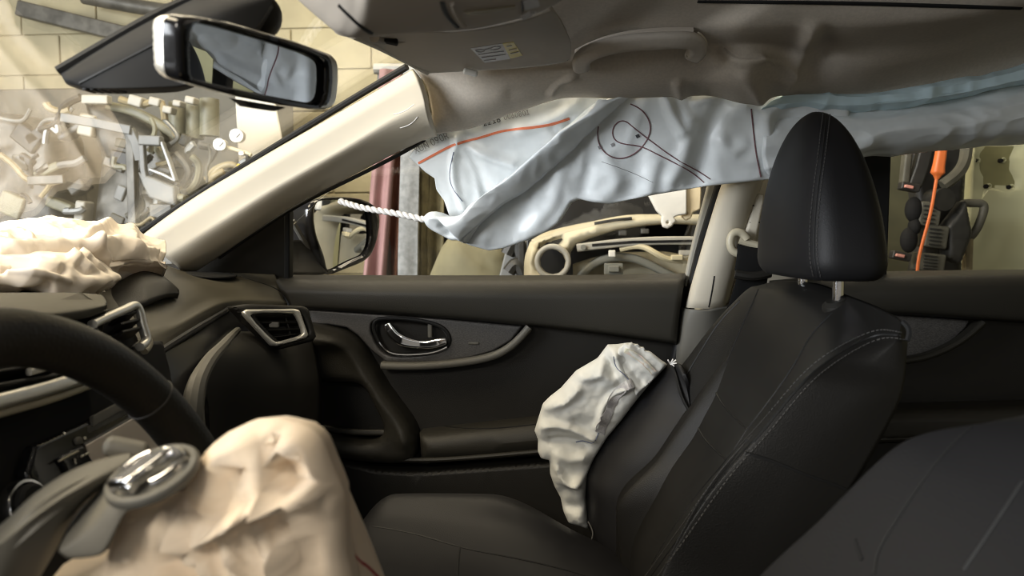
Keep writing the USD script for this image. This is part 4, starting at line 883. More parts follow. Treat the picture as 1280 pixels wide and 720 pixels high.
# headrest: from a rounded cage
def headrest(cy):
    n, m = 40, 60; v = []
    for i, t in enumerate(np.linspace(0, 1, n)):
        z = 1.125 + .200 * (1 - math.cos(math.pi * t)) / 2
        s = (z - 1.125) / .200
        wy = .138 * (1 - .10 * s) * math.sqrt(max(0, 1 - max(0, (s - .12) / .88) ** 2.0))
        wx = (.053 - .006 * s) * math.sqrt(max(0, 1 - max(0, (s - .06) / .94) ** 2.0))
        if s < .12: q = math.sqrt(max(0, 1 - (1 - s / .12) ** 2)); wy *= .86 + .14 * q; wx *= .72 + .28 * q
        wy, wx = max(wy, 1e-4), max(wx, 1e-4)
        cx = .294 - .008 * s
        for a in np.linspace(0, 2 * np.pi, m, endpoint=False):
            c_, s_ = math.cos(a), math.sin(a); e = 2 / 3.4
            v.append((cx + wx * np.sign(c_) * abs(c_) ** e, cy + wy * np.sign(s_) * abs(s_) ** e, z))
    f = []
    for i in range(n - 1):
        for j in range(m):
            k = (j + 1) % m; f += [[i * m + j, i * m + k, (i + 1) * m + k], [i * m + j, (i + 1) * m + k, (i + 1) * m + j]]
    f += [[0, k + 1, k] for k in range(1, m - 1)] + [[(n - 1) * m, (n - 1) * m + k, (n - 1) * m + k + 1] for k in range(1, m - 1)]
    r = trimesh.Trimesh(T(v), f, process=False); r.fix_normals(); return r
hr = headrest(.95)
hp = part(seat, 'headrest', hr, M['leather_smooth'], smooth=60)
hs = [(1034, 139), (1031, 165), (1027, 200), (1022, 240), (1018, 285), (1018, 320), (1022, 346)]
part(hp, 'headrest_seam', seam(hr, hs, .0013, -.0004), M['rubber'])
part(hp, 'headrest_stitching', cat(stitches(hr, [(u - 5, v) for u, v in hs]), stitches(hr, [(u + 4, v) for u, v in hs])), M['thread'], kind='stuff')
for y in (.885, 1.02):
    part(seat, 'headrest_post', trimesh.creation.cylinder(.0062, .12, 20, transform=trimesh.transformations.translation_matrix((.300, y, 1.10))), M['chrome'])
    part(seat, 'post_collar', lathe([(0, 0), (.017, 0), (.016, .006), (.0105, .010), (0, .010)], (.300, y, 1.098 - (.006 if y < .9 else -.002)), (-.35, -.2, 1)), M['black'])
part(seat, 'edge_clip', tube([P(*c) for c in [(1128, 402, .73), (1136, 412, .725), (1134, 426, .722)]], .0025, 6, n=12), M['matte'])

def mirror_y(m, c=.60):
    q = m.copy(); q.vertices[:, 1] = 2 * c - q.vertices[:, 1]; q.invert(); return q
ds = thing('car_seat', "driver's black leather seat, its rounded bolster close at the lower right", 'car seat', (.1, .25, .33))
dback = mirror_y(back_mesh); dfront = mirror_y(front)
part(ds, 'backrest', dback, M['leather_smooth'], smooth=True)
part(ds, 'cushion', mirror_y(cum), M['leather_smooth'], smooth=True)
part(ds, 'seat_base', rbox((.44, .46, .28), .03, (-.08, .25, .47)), M['matte'])
part(ds, 'headrest', mirror_y(hr), M['leather_smooth'], smooth=60)
for y in (.18, .315):
    part(ds, 'headrest_post', trimesh.creation.cylinder(.0062, .12, 20, transform=trimesh.transformations.translation_matrix((.300, y, 1.10))), M['chrome'])
ss = [seam(dfront, s, .0013, -.0003) for s in ([(1093, 718), (1097, 693), (1127, 640), (1193, 553), (1278, 489)], [(1069, 674), (1073, 688), (1078, 700)], [(1205, 712), (1240, 660), (1278, 602)])]
part(ds, 'seam', cat(*[s for s in ss if s is not None]) if any(s is not None for s in ss) else None, M['rubber'], kind='stuff', label='sewn seams of the bolster')

# side airbag out of the passenger seat
sa_px = lambda pts: [(650 + x / 2.94, 415 + y / 2.94) for x, y in pts]
sa_out = sa_px([(322, 46), (360, 44), (400, 38), (430, 45), (470, 72), (540, 116), (480, 180), (430, 240), (370, 320), (320, 380), (270, 460), (245, 520), (240, 600), (252, 712), (215, 700), (178, 690), (160, 650), (150, 600), (128, 560), (112, 515), (108, 462), (78, 456), (66, 430), (68, 390), (55, 356), (70, 310), (84, 262), (110, 236), (150, 205), (178, 172), (205, 142), (240, 122), (285, 95)])
Fs = lambda d: [(sa_px(a), *b) for a, *b in d]
sa_f = folds(Fs([([(345, 60), (352, 110), (370, 150), (400, 185)], .014, 6), ([(290, 100), (300, 150), (340, 180)], .010, 7), ([(300, 60), (330, 110), (345, 140)], -.012, 6), ([(215, 145), (240, 170), (290, 160)], .008, 5, 1), ([(90, 265), (150, 262), (210, 215)], .011, 6), ([(70, 350), (140, 345), (220, 370), (270, 395)], .012, 5, 1),
     ([(110, 400), (180, 400), (240, 420)], -.012, 5), ([(125, 480), (160, 540), (190, 560), (240, 530)], .014, 5, 1), ([(140, 450), (180, 470), (230, 460)], .010, 7), ([(150, 590), (170, 640), (215, 640)], -.010, 6), ([(285, 350), (300, 290), (340, 230), (410, 200)], .012, 4, 1), ([(180, 300), (240, 290), (290, 310)], .006, 10), ([(210, 560), (225, 620), (225, 690)], .008, 5)]), .0035, 34, 6, .008, 9)
sam = patch(VY(1.235), sa_out, .030, .018, .0036, fn=sa_f, back=.03, smooth=False)
sab = thing('side_airbag', 'crumpled off-white side airbag beside the passenger seat backrest', 'airbag', P(715, 650, 1.235))
part(sab, 'bag', sam, M['seatbag'], smooth=True)
part(sab, 'fabric_strip', ribbon(sam, sa_px([(292, 372), (306, 335), (328, 285), (352, 235), (385, 200), (412, 188)]), 11, .0008, 2, .0012), M['patchy'], label='printed seam strip')
sc_px = sa_px([(352, 100), (362, 60), (384, 40), (398, 43), (408, 36), (420, 45), (432, 42), (440, 54), (454, 54), (461, 68), (478, 70), (500, 88), (535, 116), (480, 180), (425, 232), (410, 190), (380, 150)])
scm_ = patch(VY(1.205), sc_px, .012, .005, .004, smooth=False, fn=folds([(sa_px([(400, 60), (450, 110), (490, 150)]), .006, 4), (sa_px([(380, 100), (420, 150), (450, 190)]), -.005, 4)], cr=.008, cr_scale=40), back=.006)
part(sab, 'scalloped_flap', scm_, M['seatbag'], smooth=True)
part(sab, 'woven_band', ribbon(scm_, sa_px([(386, 66), (430, 90), (470, 125), (492, 150)]), 6, .0006, 2, .0008), M['band'], label='faint printed band')
for s_ in ([(205, 405), (240, 400), (265, 408), (285, 380), (295, 340)], [(345, 90), (355, 130), (390, 165), (410, 205)]):
    part(sab, 'blue_stitch', seam(sam, sa_px(s_), .0009, .0004, 5, 2), M['blue'])

# ------------------------------------------------------------------ curtain airbag
ca = thing('curtain_airbag', 'pale blue deflated curtain airbag hanging below the headliner', 'airbag', P(760, 300, 1.22))
cf = Frame(P(740, 200, 1.235), (1, 0, 0), P(740, 300, 1.265) - P(740, 110, 1.195))
cf = Frame(cf.o, (1, 0, 0), -cf.uy)
sheet = [(512, 196), (520, 180), (545, 150), (640, 132), (760, 108), (800, 116), (770, 140), (730, 170), (690, 205), (640, 245), (600, 275), (580, 290), (562, 268), (556, 250), (546, 236), (544, 222), (532, 214), (524, 206)]
sheet_m = patch(cf, sheet, .012, .006, .0045, smooth=False, back=.004, fn=folds([([(572, 172), (567, 195), (568, 230), (580, 262)], .008, 4, 1), ([(575, 176), (600, 192), (640, 205)], .006, 5, 1), ([(574, 180), (592, 215), (600, 250)], .005, 5, 1), ([(574, 182), (620, 200), (660, 215)], .006, 8), ([(580, 180), (600, 230), (606, 250)], -.008, 9), ([(650, 165), (690, 150), (720, 130)], .006, 7), ([(690, 160), (706, 170), (712, 150)], -.005, 5)], cr=.008, cr_scale=16, seed=3))
part(ca, 'forward_sheet', sheet_m, M['curtain'], smooth=True)
part(ca, 'orange_line', ribbon(sheet_m, [(523, 204), (545, 192), (568, 181), (600, 172), (628, 164), (660, 160), (690, 155), (712, 148)], 2.9), M['orange'], label='orange printed line')
part(ca, 'blue_seam', seam(sheet_m, [(567, 190), (563, 210), (563, 228), (578, 252)], .0008, .0002), M['blue'])
CF2 = Frame(cf.o - cf.uy * 0 + cf.n * .022, cf.ux, cf.uy)
main_out = [(590, 306), (558, 292), (566, 280), (584, 268), (604, 250), (642, 222), (682, 192), (722, 158), (752, 128), (780, 110), (850, 108), (940, 112), (1000, 112), (1060, 116), (1060, 210), (1010, 218), (960, 223), (920, 228), (880, 232), (846, 238), (820, 242), (788, 249), (762, 254), (742, 252), (724, 248), (715, 252), (708, 264), (698, 278), (684, 288), (660, 299), (630, 309), (612, 312)]
mf = folds([([(830, 120), (842, 145), (852, 165)], .010, 6), ([(905, 130), (888, 165), (880, 195), (872, 225)], -.008, 12), ([(930, 128), (955, 150), (950, 190)], .008, 14), ([(985, 124), (960, 150), (975, 190)], .010, 10), ([(862, 150), (856, 190), (840, 225)], .006, 9), ([(760, 200), (770, 230), (752, 248)], .005, 10), ([(700, 220), (690, 255), (660, 290)], .006, 9), ([(735, 210), (730, 240)], -.005, 9), ([(660, 250), (640, 290)], -.005, 12), ([(800, 190), (790, 240)], -.005, 12), ([(820, 205), (812, 238)], .006, 9), ([(615, 275), (600, 300)], .004, 10), ([(870, 128), (900, 122), (930, 130)], .006, 5), ([(900, 175), (915, 190), (930, 180)], .005, 8)], cr=.013, cr_scale=T([16., 12, 9]), seed=9)
main_m = patch(CF2, main_out, .014, .008, .005, smooth=False, back=.006, fn=mf)
part(ca, 'main_panel', main_m, M['curtain'], smooth=True)
dt = [[(790, 117, 1.157), (760, 122, 1.152), (745, 124, 1.162)], [(775, 134, 1.167), (745, 138, 1.147), (728, 140, 1.167)], [(738, 165, 1.177), (706, 163, 1.152), (690, 172, 1.177)], [(702, 200, 1.187), (668, 196, 1.162), (656, 206, 1.187)], [(660, 236, 1.197), (630, 228, 1.172), (620, 232, 1.197)], [(620, 262, 1.202), (597, 250, 1.182), (590, 256, 1.204)], [(600, 280, 1.207), (580, 270, 1.187), (572, 268, 1.207)], [(575, 302, 1.212), (556, 284, 1.192), (545, 270, 1.210)]]
dg = net(dt, 140, 36); dg = dg - grid_normals(dg) * (.006 * crease(dg, T([18., 18, 18]), 4))[..., None]
part(ca, 'folded_edge', shell(dg, .02, off=(0, .022, 0)), M['curtain'], smooth=True)
kn_out = [(530, 272), (537, 265), (556, 267), (574, 274), (600, 276), (590, 296), (582, 304), (574, 300), (566, 300), (552, 293), (536, 284)]
part(ca, 'corner_tab', patch(Frame(cf.o + cf.n * .034, cf.ux, cf.uy), kn_out, .012, .009, .004, back=.012, fn=folds([([(540, 270), (560, 274), (580, 285), (578, 300)], .006, 5), ([(552, 284), (558, 290)], -.008, 4), ([(562, 292), (568, 290)], -.008, 4)], .0015, 50)), M['curtain'], smooth=True)
tp = line_px([(424, 251), (450, 259), (490, 266), (532, 275)], 2); n_ = len(tp); w0 = T([P(u, v, 1.275 - .03 * i / n_) for i, (u, v) in enumerate(tp)])
tw1 = np.linspace(0, 15 * np.pi, n_); 
cords = [tube(w0 + .0028 * np.stack([np.zeros(n_), np.cos(tw1 + q), np.sin(tw1 + q)], 1), .0034, 8) for q in (0, np.pi)]
part(ca, 'tether', cat(*cords), M['cord'], smooth=True, label='twisted white tether cord')
for nm, pts, mt_, r in [('stitched_ring', [(748, 158), (747, 172), (752, 186), (764, 196), (778, 198), (796, 190), (808, 176), (813, 162), (810, 148), (800, 136), (788, 130)], 'maroon', .0011),
                        ('stitched_line', [(880, 228), (868, 218), (846, 205), (820, 192), (800, 183), (780, 180), (768, 174), (766, 162), (772, 153), (780, 151), (788, 156), (800, 166), (816, 178), (832, 190), (856, 205), (876, 216), (888, 224)], 'maroon', .0010),
                        ('stitched_line', [(939, 136), (942, 165), (945, 190), (948, 206), (951, 221)], 'maroon', .0012), ('stitched_line', [(606, 262), (596, 280), (588, 298)], 'maroon', .0009), ('stitched_line', [(752, 202), (790, 216), (816, 228)], 'ink', .0005)]:
    part(ca, nm, seam(main_m, pts, r, .0002, 6, 3), M[mt_])
for u, v in ((797, 170), (766, 181), (750, 184)):
    part(ca, 'ink_mark', cat(ribbon(main_m, [(u - 2, v + 1), (u, v), (u + 2, v - 1)], 4.0, step=1)), M['dark_ink' if u > 790 else 'ink'])
# printed lettering along the forward sheet
def lettering(text, u0, v0, u1, v1, h):
    m = meshkit.text_mesh(text, 1.0, .02); w = m.bounds[1, 0]
    p0 = on(sheet_m, [(u0, v0)])[0]; p1 = on(sheet_m, [(u1, v1)])[0]
    if not len(p0) or not len(p1): return None
    d = p1[0] - p0[0]; L = np.linalg.norm(d); d /= L; n = cf.n; u = np.cross(n, d); v = m.vertices
    flat = p0[0] + (v[:, :1] / w * L) * d + v[:, 1:2] * h * u
    hit, _ = on(sheet_m, proj(flat), .0006)
    if len(hit) != len(flat): hit = flat + n * .004
    q = trimesh.Trimesh(hit + n * v[:, 2:3] * .02, m.faces, process=False); return q
part(ca, 'lettering', lettering('XUN 090R', 520, 192, 562, 172, .011), M['ink'], smooth=False, label='grey printed characters')
part(ca, 'lettering', lettering('2218', 604, 158, 626, 152, .009), M['dark_ink'], smooth=False, label='dark printed characters')
part(ca, 'lettering', lettering('0060801', 630, 150, 662, 143, .008), M['ink'], smooth=False, label='faint printed characters')
# rolled rear half
rr1 = [[(960, 224, 1.23), (1060, 211, 1.235), (1100, 197, 1.235), (1200, 189, 1.245), (1300, 179, 1.26), (1480, 160, 1.28)], [(960, 215, 1.19), (1060, 200, 1.19), (1100, 184, 1.19), (1200, 174, 1.195), (1300, 164, 1.20), (1480, 145, 1.22)], [(955, 185, 1.175), (1060, 176, 1.175), (1110, 164, 1.17), (1200, 155, 1.175), (1300, 142, 1.18), (1480, 122, 1.20)],
       [(955, 155, 1.185), (1060, 150, 1.175), (1120, 146, 1.175), (1200, 136, 1.18), (1300, 118, 1.185), (1480, 98, 1.20)], [(955, 126, 1.225), (1060, 124, 1.225), (1120, 118, 1.225), (1200, 106, 1.23), (1300, 86, 1.235), (1480, 66, 1.25)]]
rg_ = net(rr1, 70, 160); rg_ = rg_ - grid_normals(rg_) * (.014 * crease(rg_, T([9, 12, 20.]), 8))[..., None]
part(ca, 'rear_roll', shell(rg_, .02, off=(0, .03, 0)), M['curtain'], smooth=True, label='silvery rolled rear half')
rr2 = [[(948, 142, 1.185), (1000, 138, 1.185), (1060, 142, 1.185), (1120, 138, 1.185), (1200, 126, 1.19), (1300, 106, 1.20), (1480, 86, 1.21)], [(955, 134, 1.165), (1005, 128, 1.16), (1060, 132, 1.16), (1120, 128, 1.16), (1200, 117, 1.165), (1300, 96, 1.17), (1480, 76, 1.19)],
       [(965, 124, 1.165), (1010, 116, 1.16), (1060, 120, 1.16), (1120, 115, 1.16), (1200, 104, 1.165), (1300, 84, 1.17), (1480, 64, 1.19)], [(970, 112, 1.215), (1012, 104, 1.21), (1060, 104, 1.21), (1120, 98, 1.21), (1200, 86, 1.215), (1300, 66, 1.22), (1480, 46, 1.235)]]
ug = net(rr2, 40, 160); ug = ug - grid_normals(ug) * (.012 * crease(ug, 18, 2))[..., None]
part(ca, 'upper_pleat', shell(ug, .02, off=(0, .02, 0)), M['curtain_blue'], smooth=True, label='light blue pleat above the roll')

# ------------------------------------------------------------------ rear-view mirror, sensor cover, overhead console, visor, grab handle
mn = T([math.cos(math.radians(-8)), math.sin(math.radians(-8)), -.19]); mn /= np.linalg.norm(mn)
mux = np.cross([0, 0, 1.0], mn); 
rf = Frame(P(305, 80, .55), mux, np.cross(mn, mux))
rv = thing('rear_view_mirror', 'rear-view mirror with dark bezel reflecting the pale curtain airbag', 'rear-view mirror', P(305, 130, .60))
rb_out = [(205, 24), (213, 18), (230, 18), (262, 24), (300, 34), (350, 49), (388, 62), (399, 70), (402, 84), (401, 112), (397, 128), (388, 134), (362, 133), (310, 124), (260, 113), (222, 102), (208, 95), (204, 80), (203, 50)]
rb_in = [(222, 34), (228, 28), (240, 28), (300, 43), (350, 59), (386, 73), (392, 80), (393, 92), (391, 118), (386, 126), (374, 127), (330, 119), (270, 106), (230, 96), (221, 90), (219, 70)]
part(rv, 'bezel', patch(Frame(rf.o - rf.n * .010, rf.ux, rf.uy), rb_out, .013, .004, .004, holes=[rb_in]), M['gloss'])
part(rv, 'housing', patch(Frame(rf.o - rf.n * .028, rf.ux, rf.uy), rb_out, .020, .006, .006, back=.012), M['satin'], smooth=50, label='silver housing rim')
part(rv, 'mirror_glass', patch(Frame(rf.o - rf.n * .002, rf.ux, rf.uy), rb_in, .002, .0006, .01), M['mirror'], smooth=False)
part(rv, 'button_ledge', patch(Frame(rf.o - rf.n * .012, rf.ux, rf.uy), [(286, 122), (344, 132), (328, 137), (300, 133)], .014, .004, .004, smooth=False), M['black'])
part(rv, 'mount', tube([rf.o - rf.n * .03, P(318, 18, .64)], .012, 12, n=8), M['black'], smooth=60)
part(rv, 'mount_ball', trimesh.creation.icosphere(2, .021).apply_translation(P(322, 20, .645)), M['black'], smooth=60)
sc_top = [P(73, 90, .60), P(140, 50, .605), P(210, 14, .61), P(290, -22, .615), P(345, -30, .62)]
sc_rows = [[(74, 89, .60), (140, 49, .61), (205, 12, .62), (260, -14, .63), (330, -25, .64)],
           [(76, 93, .585), (142, 54, .59), (206, 19, .60), (262, -4, .61), (335, -10, .62)],
           [(84, 103, .575), (150, 76, .57), (210, 48, .57), (270, 24, .58), (338, -2, .61)],
           [(104, 110, .575), (160, 110, .565), (220, 108, .57), (280, 80, .58), (340, 4, .61)],
           [(110, 112, .61), (160, 114, .60), (220, 112, .605), (280, 90, .615), (342, 10, .64)]]
scg = net(sc_rows, 30, 40)
sc_ = thing('sensor_cover', 'black wedge-shaped sensor housing behind the rear-view mirror', 'sensor housing', P(180, 110, .60))
scm = shell(scg, .03, off=(-.02, .03, .004))
part(sc_, 'housing', scm, M['matte'], smooth=40)
part(sc_, 'top_edge', tube(T([P(73, 89, .588), P(140, 50, .598), P(205, 14, .608), P(260, -10, .618)]), .0045, 8, n=20), M['rubber'])
part(sc_, 'panel_line', seam(scm, [(100, 104), (150, 78), (196, 54)], .0012, 0), M['rubber'])
for k in range(5):
    part(sc_, 'vent_fin', rbox((.004, .014, .006), .001, P(112 + k * 9.5, 110.5, .582)), M['rubber'])

oc_rows = [[(364, -8, .60), (400, 24, .60), (424, 42, .60), (446, 47, .60), (500, 43, .60), (578, 38, .60), (640, 26, .60), (690, 8, .60), (720, -14, .60)],
           [(370, -16, .575), (405, 14, .57), (430, 36, .57), (450, 43, .57), (500, 40, .57), (578, 35, .57), (638, 22, .57), (686, 2, .57), (716, -20, .575)],
           [(380, -30, .55), (412, -2, .54), (436, 20, .54), (458, 30, .54), (500, 28, .54), (576, 22, .54), (634, 10, .54), (680, -10, .54), (712, -34, .55)],
           [(390, -70, .48), (420, -50, .47), (446, -30, .47), (465, -20, .46), (500, -20, .46), (576, -24, .46), (632, -40, .46), (676, -60, .46), (700, -80, .48)]]
ocg = net(oc_rows, 30, 70); oc_m = shell(ocg, .06, off=(0, .04, .03))
oc = thing('overhead_console', 'taupe overhead console at the top beside the sun visor', 'overhead console', P(560, 30, .58))
part(oc, 'housing', oc_m, M['console'], smooth=True)
part(oc, 'panel_gap', seam(oc_m, [(424, 6), (440, 22), (455, 35), (464, 41)], .0024, -.0006), M['rubber'])
part(oc, 'panel_gap', seam(oc_m, [(553, 2), (556, 14), (563, 25), (572, 34)], .0020, -.0005), M['rubber'])
part(oc, 'panel_ridge', seam(oc_m, [(565, 3), (568, 14), (574, 24), (581, 32)], .0018, .0004), M['console'])
part(oc, 'slot', ribbon(oc_m, [(580, 15.5), (600, 13.5), (625, 10.5), (644, 8)], 4.5), M['tan'], label='narrow light slot')
part(oc, 'switch', ribbon(oc_m, [(654, 5), (662, 3), (672, 0)], 9, .002), M['sticker'], label='small grey switch')
part(oc, 'switch', ribbon(oc_m, [(654, 19), (660, 16), (665, 13)], 6, .002), M['sticker'], label='small grey switch')
part(oc, 'panel_gap', seam(oc_m, [(653, 1), (653, 10), (653, 22)], .0012, -.0003), M['rubber'])

vz = [[(440, 46, .74), (475, 62, .86), (508, 80, .98), (534, 92, 1.055)], [(458, 41, .735), (500, 58, .85), (540, 76, .97), (566, 90, 1.05)], [(560, 40, .735), (590, 54, .85), (618, 70, .965), (638, 86, 1.03)], [(640, 28, .735), (668, 44, .85), (690, 60, .95), (694, 80, 1.02)], [(690, 12, .74), (704, 30, .85), (714, 56, .95), (712, 74, 1.01)]]
vg = net(vz, 50, 30); vm = shell(vg, .018)
vs = thing('sun_visor', 'folded taupe sun visor with a grey and yellow warning label', 'sun visor', P(600, 70, .90))
part(vs, 'visor_body', vm, M['visor'], smooth=True)
part(vs, 'front_edge', tube([P(*c) for c in [(441, 45, .745), (475, 60, .86), (508, 77, .975), (534, 91, 1.05)]], .0035, 8, n=20), M['pillar'], label='pale front edge')
part(vs, 'hinge_clip', rbox((.02, .010, .008), .003, P(588, 90.5, 1.02), (0, .2, .3)), M['white_plastic'], label='small white hinge clip')
part(vs, 'clip', tube([P(*c) for c in [(468, 46, .77), (484, 51, .80), (498, 51, .815), (512, 49, .82)]], .006, 8, n=16, scale=np.linspace(1, .4, 16)), M['console'])
part(vs, 'clip_hole', rbox((.018, .012, .006), .002, P(487, 51, .79), (0, .2, .2)), M['matte'])
def quadpatch(mesh, q, t=.0006, n=10):
    q = T(q, float); a = np.linspace(0, 1, n)[:, None]
    L, R = q[0] + (q[3] - q[0]) * a, q[1] + (q[2] - q[1]) * a
    pts = L[:, None] + (R - L)[:, None] * a[None]
    p, _ = on(mesh, pts.reshape(-1, 2), t)
    return shell(p.reshape(n, n, 3), t) if len(p) == n * n else None
lab = quadpatch(vm, [(588, 60), (628, 54), (638, 73), (606, 78)]); labp = part(vs, 'warning_label', lab, M['sticker'], smooth=False, label='grey printed label')
part(vs, 'warning_strip', quadpatch(vm, [(628, 54), (642, 52), (653, 69), (638, 73)]), M['yellow'], smooth=False, label='yellow end of the label')
for pts, w in [([(594, 62), (600, 61), (606, 62), (602, 64), (595, 63)], .7), ([(612, 60), (620, 57), (626, 58), (620, 61), (613, 61)], .7), ([(606, 61), (612, 59.5)], .9), ([(598, 67), (614, 65), (630, 63)], .6), ([(602, 71), (618, 69), (632, 67)], .6), ([(605, 75), (620, 73)], .6), ([(633, 57), (640, 56)], 1.2), ([(636, 62), (646, 60)], 1.0), ([(638, 66), (648, 64)], 1.0)]:
    part(labp, 'print', ribbon(vm, pts, w, .0004, 1.5, .0009), M['ink'] if pts[0][0] < 631 else M['tan'])

gh = thing('grab_handle', 'taupe grab handle on the headliner above the curtain airbag', 'grab handle', P(800, 85, 1.04))
hdl = [P(*c) for c in [(727, 84, 1.055), (728, 74, 1.030), (742, 64, 1.005), (775, 55, .995), (820, 51, .995), (852, 50, 1.0), (868, 53, 1.01), (872, 62, 1.025), (866, 70, 1.045)]]
part(gh, 'grip', sweep(spline(hdl, 70), rrect(.024, .017, .007, 5), scale=np.interp(np.linspace(0, 1, 70), [0, .1, .25, .75, .9, 1], [1.0, 1.05, .9, .9, 1.05, 1.0]), up=(0, -.8, -.6)), M['visor'], smooth=True)
part(gh, 'end_cap', tube([P(*c) for c in [(858, 71, 1.035), (872, 70, 1.03), (881, 62, 1.025), (881, 50, 1.015), (872, 41, 1.01)]], .0022, 8, n=24), M['pillar'], label='pale rim of the rear end cap')
part(gh, 'recess_shadow_gap', tube([P(*c) for c in [(722, 66, 1.045), (745, 55, 1.02), (780, 45, 1.01), (830, 40, 1.01), (866, 40, 1.012)]], .006, 8, n=30), M['console'], label='dark rim of the recess')

# ------------------------------------------------------------------ outside the car: benches, cloths, parts
def bench(x0, x1, y0, y1, z, label):
    b = thing('workbench', label, 'workbench', ((x0 + x1) / 2, (y0 + y1) / 2, 0))
    part(b, 'bench_top', rbox((x1 - x0, y1 - y0, .05), .006, ((x0 + x1) / 2, (y0 + y1) / 2, z - .025)), M['grey_part'])
    for x in (x0 + .06, x1 - .06):
        for y in (y0 + .06, y1 - .06):
            part(b, 'leg', rbox((.06, .06, z - .05), .006, (x, y, (z - .05) / 2)), M['engine'])
bench(-2.9, -.95, 2.2, 3.1, .86, 'grey workbench carrying the grimy engine parts')
bench(.0, 1.0, 1.95, 2.45, .86, 'grey workbench under the bare cream dashboard shell')
bench(1.15, 2.6, 1.98, 2.6, .60, 'grey workbench under the dusty black car parts')

for u, nm in ((476, 'front'), (1008, 'rear')):
    q = P(u, 86, 2.46); single('rail_post', 'steel post holding the ' + nm + ' end of the clothes rail', 'post', trimesh.creation.cylinder(.02, q[2] + .01, 16, transform=trimesh.transformations.translation_matrix((q[0], q[1] + .03, q[2] / 2))), M['steel'])
rail = single('clothes_rail', 'steel rail from which the cloths hang', 'rail', tube(T([P(468, 86, 2.46), P(1015, 86, 2.46)]), .018, 10, n=4), M['steel'])
def cloth(name, label, u0, u1, y, mt, vt=86, vb=520, wav=.02, k=3, seed=1, lean=0):
    us, vs_ = np.linspace(0, 1, 26), np.linspace(0, 1, 26)
    g = T([[P(u0 + (u1 - u0) * a + lean * b, vt + (vb - vt) * b, y) + T([0, wav * math.sin(a * k * 6.28 + seed + b * 1.4) * (.3 + b), 0]) for a in us] for b in vs_])
    g[..., 1] += (meshkit.fbm(g * T([9, 1, 2.5]), 3, seed) - .5) * .05
    return single(name, label, 'cloth', shell(g, .006), mt, smooth=True, group=None)
cloth('pink_cloth', 'dusty pink cloth hanging behind the outside mirror', 474, 503, 2.42, M['pink'], k=1.6, seed=2, lean=-34)
cloth('rust_cloth', 'narrow rusty pink cloth hanging beside the dusty pink one', 498, 514, 2.48, M['rust'], k=1, seed=5, lean=-26)
cloth('denim_cloth', 'faded grey denim strip hanging between rusty and olive cloths', 503, 527, 2.40, M['denim'], k=.6, seed=3, wav=.008, lean=-9)
cloth('olive_cloth', 'mottled olive cloth strip right beside the grey denim', 519, 535, 2.44, M['olive'], k=1, seed=7)
cloth('olive_cloth', 'wider mottled olive cloth farther from the grey denim', 533, 556, 2.47, M['olive'], k=1.3, seed=9)
cloth('tarpaulin', 'dark brown tarpaulin hanging behind the bare cream dashboard shell', 552, 1006, 2.55, M['dark'], k=6, seed=4, wav=.012)
gsack = patch(VY(2.36), [(560, 300), (590, 290), (610, 296), (628, 302), (640, 330), (636, 765), (548, 765)], .10, .08, .03, fn=folds([([(585, 290), (600, 320), (625, 350)], -.03, 6)], .01, 10), back=.02)
single('olive_sack', 'olive sack standing below the curtain airbag corner', 'sack', gsack, M['wall_low'], smooth=True)

ys = VY(2.08)
sh = thing('dashboard_shell', 'bare cream dashboard shell with round vent hole outside the window', 'dashboard shell', P(800, 420, 2.1))
sh_out = [(655, 435), (657, 322), (664, 302), (690, 294), (720, 286), (760, 277), (800, 271), (840, 269), (900, 272), (980, 284), (1010, 300), (1010, 435)]
ring_c = [(691 + 16.5 * math.cos(a), 327 + 16 * math.sin(a)) for a in np.linspace(0, 2 * np.pi, 24, endpoint=False)]
slot_h = [(674, 309), (690, 302), (704, 297), (701, 304), (694, 309), (682, 312)]
open_h = [(712, 326), (713, 316), (722, 305), (740, 297), (765, 289), (800, 283), (840, 280), (890, 283), (960, 294), (980, 310), (980, 420), (712, 420)]
shm = patch(ys, sh_out, .10, .045, .02, smooth=False, holes=[ring_c, slot_h, open_h], fn=lambda ab, w, d: .03 * np.exp(-(shapely.distance(sg.Point(*ys.px([(691, 327)])[0]), shapely.points(ab)) / .06) ** 2))
part(sh, 'shell', shm, M['shell'], smooth=True)
part(sh, 'top_panel', shell(net([[(664, 300, 2.01), (720, 284, 2.01), (800, 269, 2.01), (900, 270, 2.01), (1000, 292, 2.01)], [(680, 291, 2.2), (730, 279, 2.2), (800, 268, 2.2), (900, 268, 2.2), (990, 288, 2.2)], [(690, 288, 2.45), (740, 277, 2.45), (800, 270, 2.45), (900, 270, 2.45), (985, 288, 2.45)]], 14, 30), .02), M['shell'], smooth=True)
part(sh, 'panel_slit', tube(T([P(743, 279.5, 2.0), P(770, 275, 2.0), P(790, 273, 2.0)]), .004, 6, n=12), M['matte'])
part(sh, 'vent_ring', sweep(T([P(691 + 19.5 * math.cos(a), 327 + 19 * math.sin(a), 1.955) for a in np.linspace(0, 2 * np.pi, 40, endpoint=False)]), rrect(.014, .03, .006), True, up=(0, -1, 0)), M['shell_grey'], smooth=50, label='pale ring of the round vent')
part(sh, 'backing', patch(VY(2.2), [(660, 300), (800, 278), (960, 285), (985, 300), (985, 422), (660, 422)], .02, .005, .04, smooth=False), M['matte'])
b0 = spline(T([P(721, 310, 2.00), P(770, 304, 2.0), P(820, 301, 2.0), P(875, 301, 2.0), P(960, 305, 2.0)]), 40)
part(sh, 'long_bar', sweep(b0, rrect(.022, .03, .005), up=(0, -1, 0)), M['shell_grey'], label='long pale bar inside the shell')
part(sh, 'bar_slot', sweep(T([P(740, 306.5, 1.984), P(790, 302.5, 1.984), P(875, 301, 1.984)]), rrect(.007, .004, .001), up=(0, -1, 0)), M['matte'])
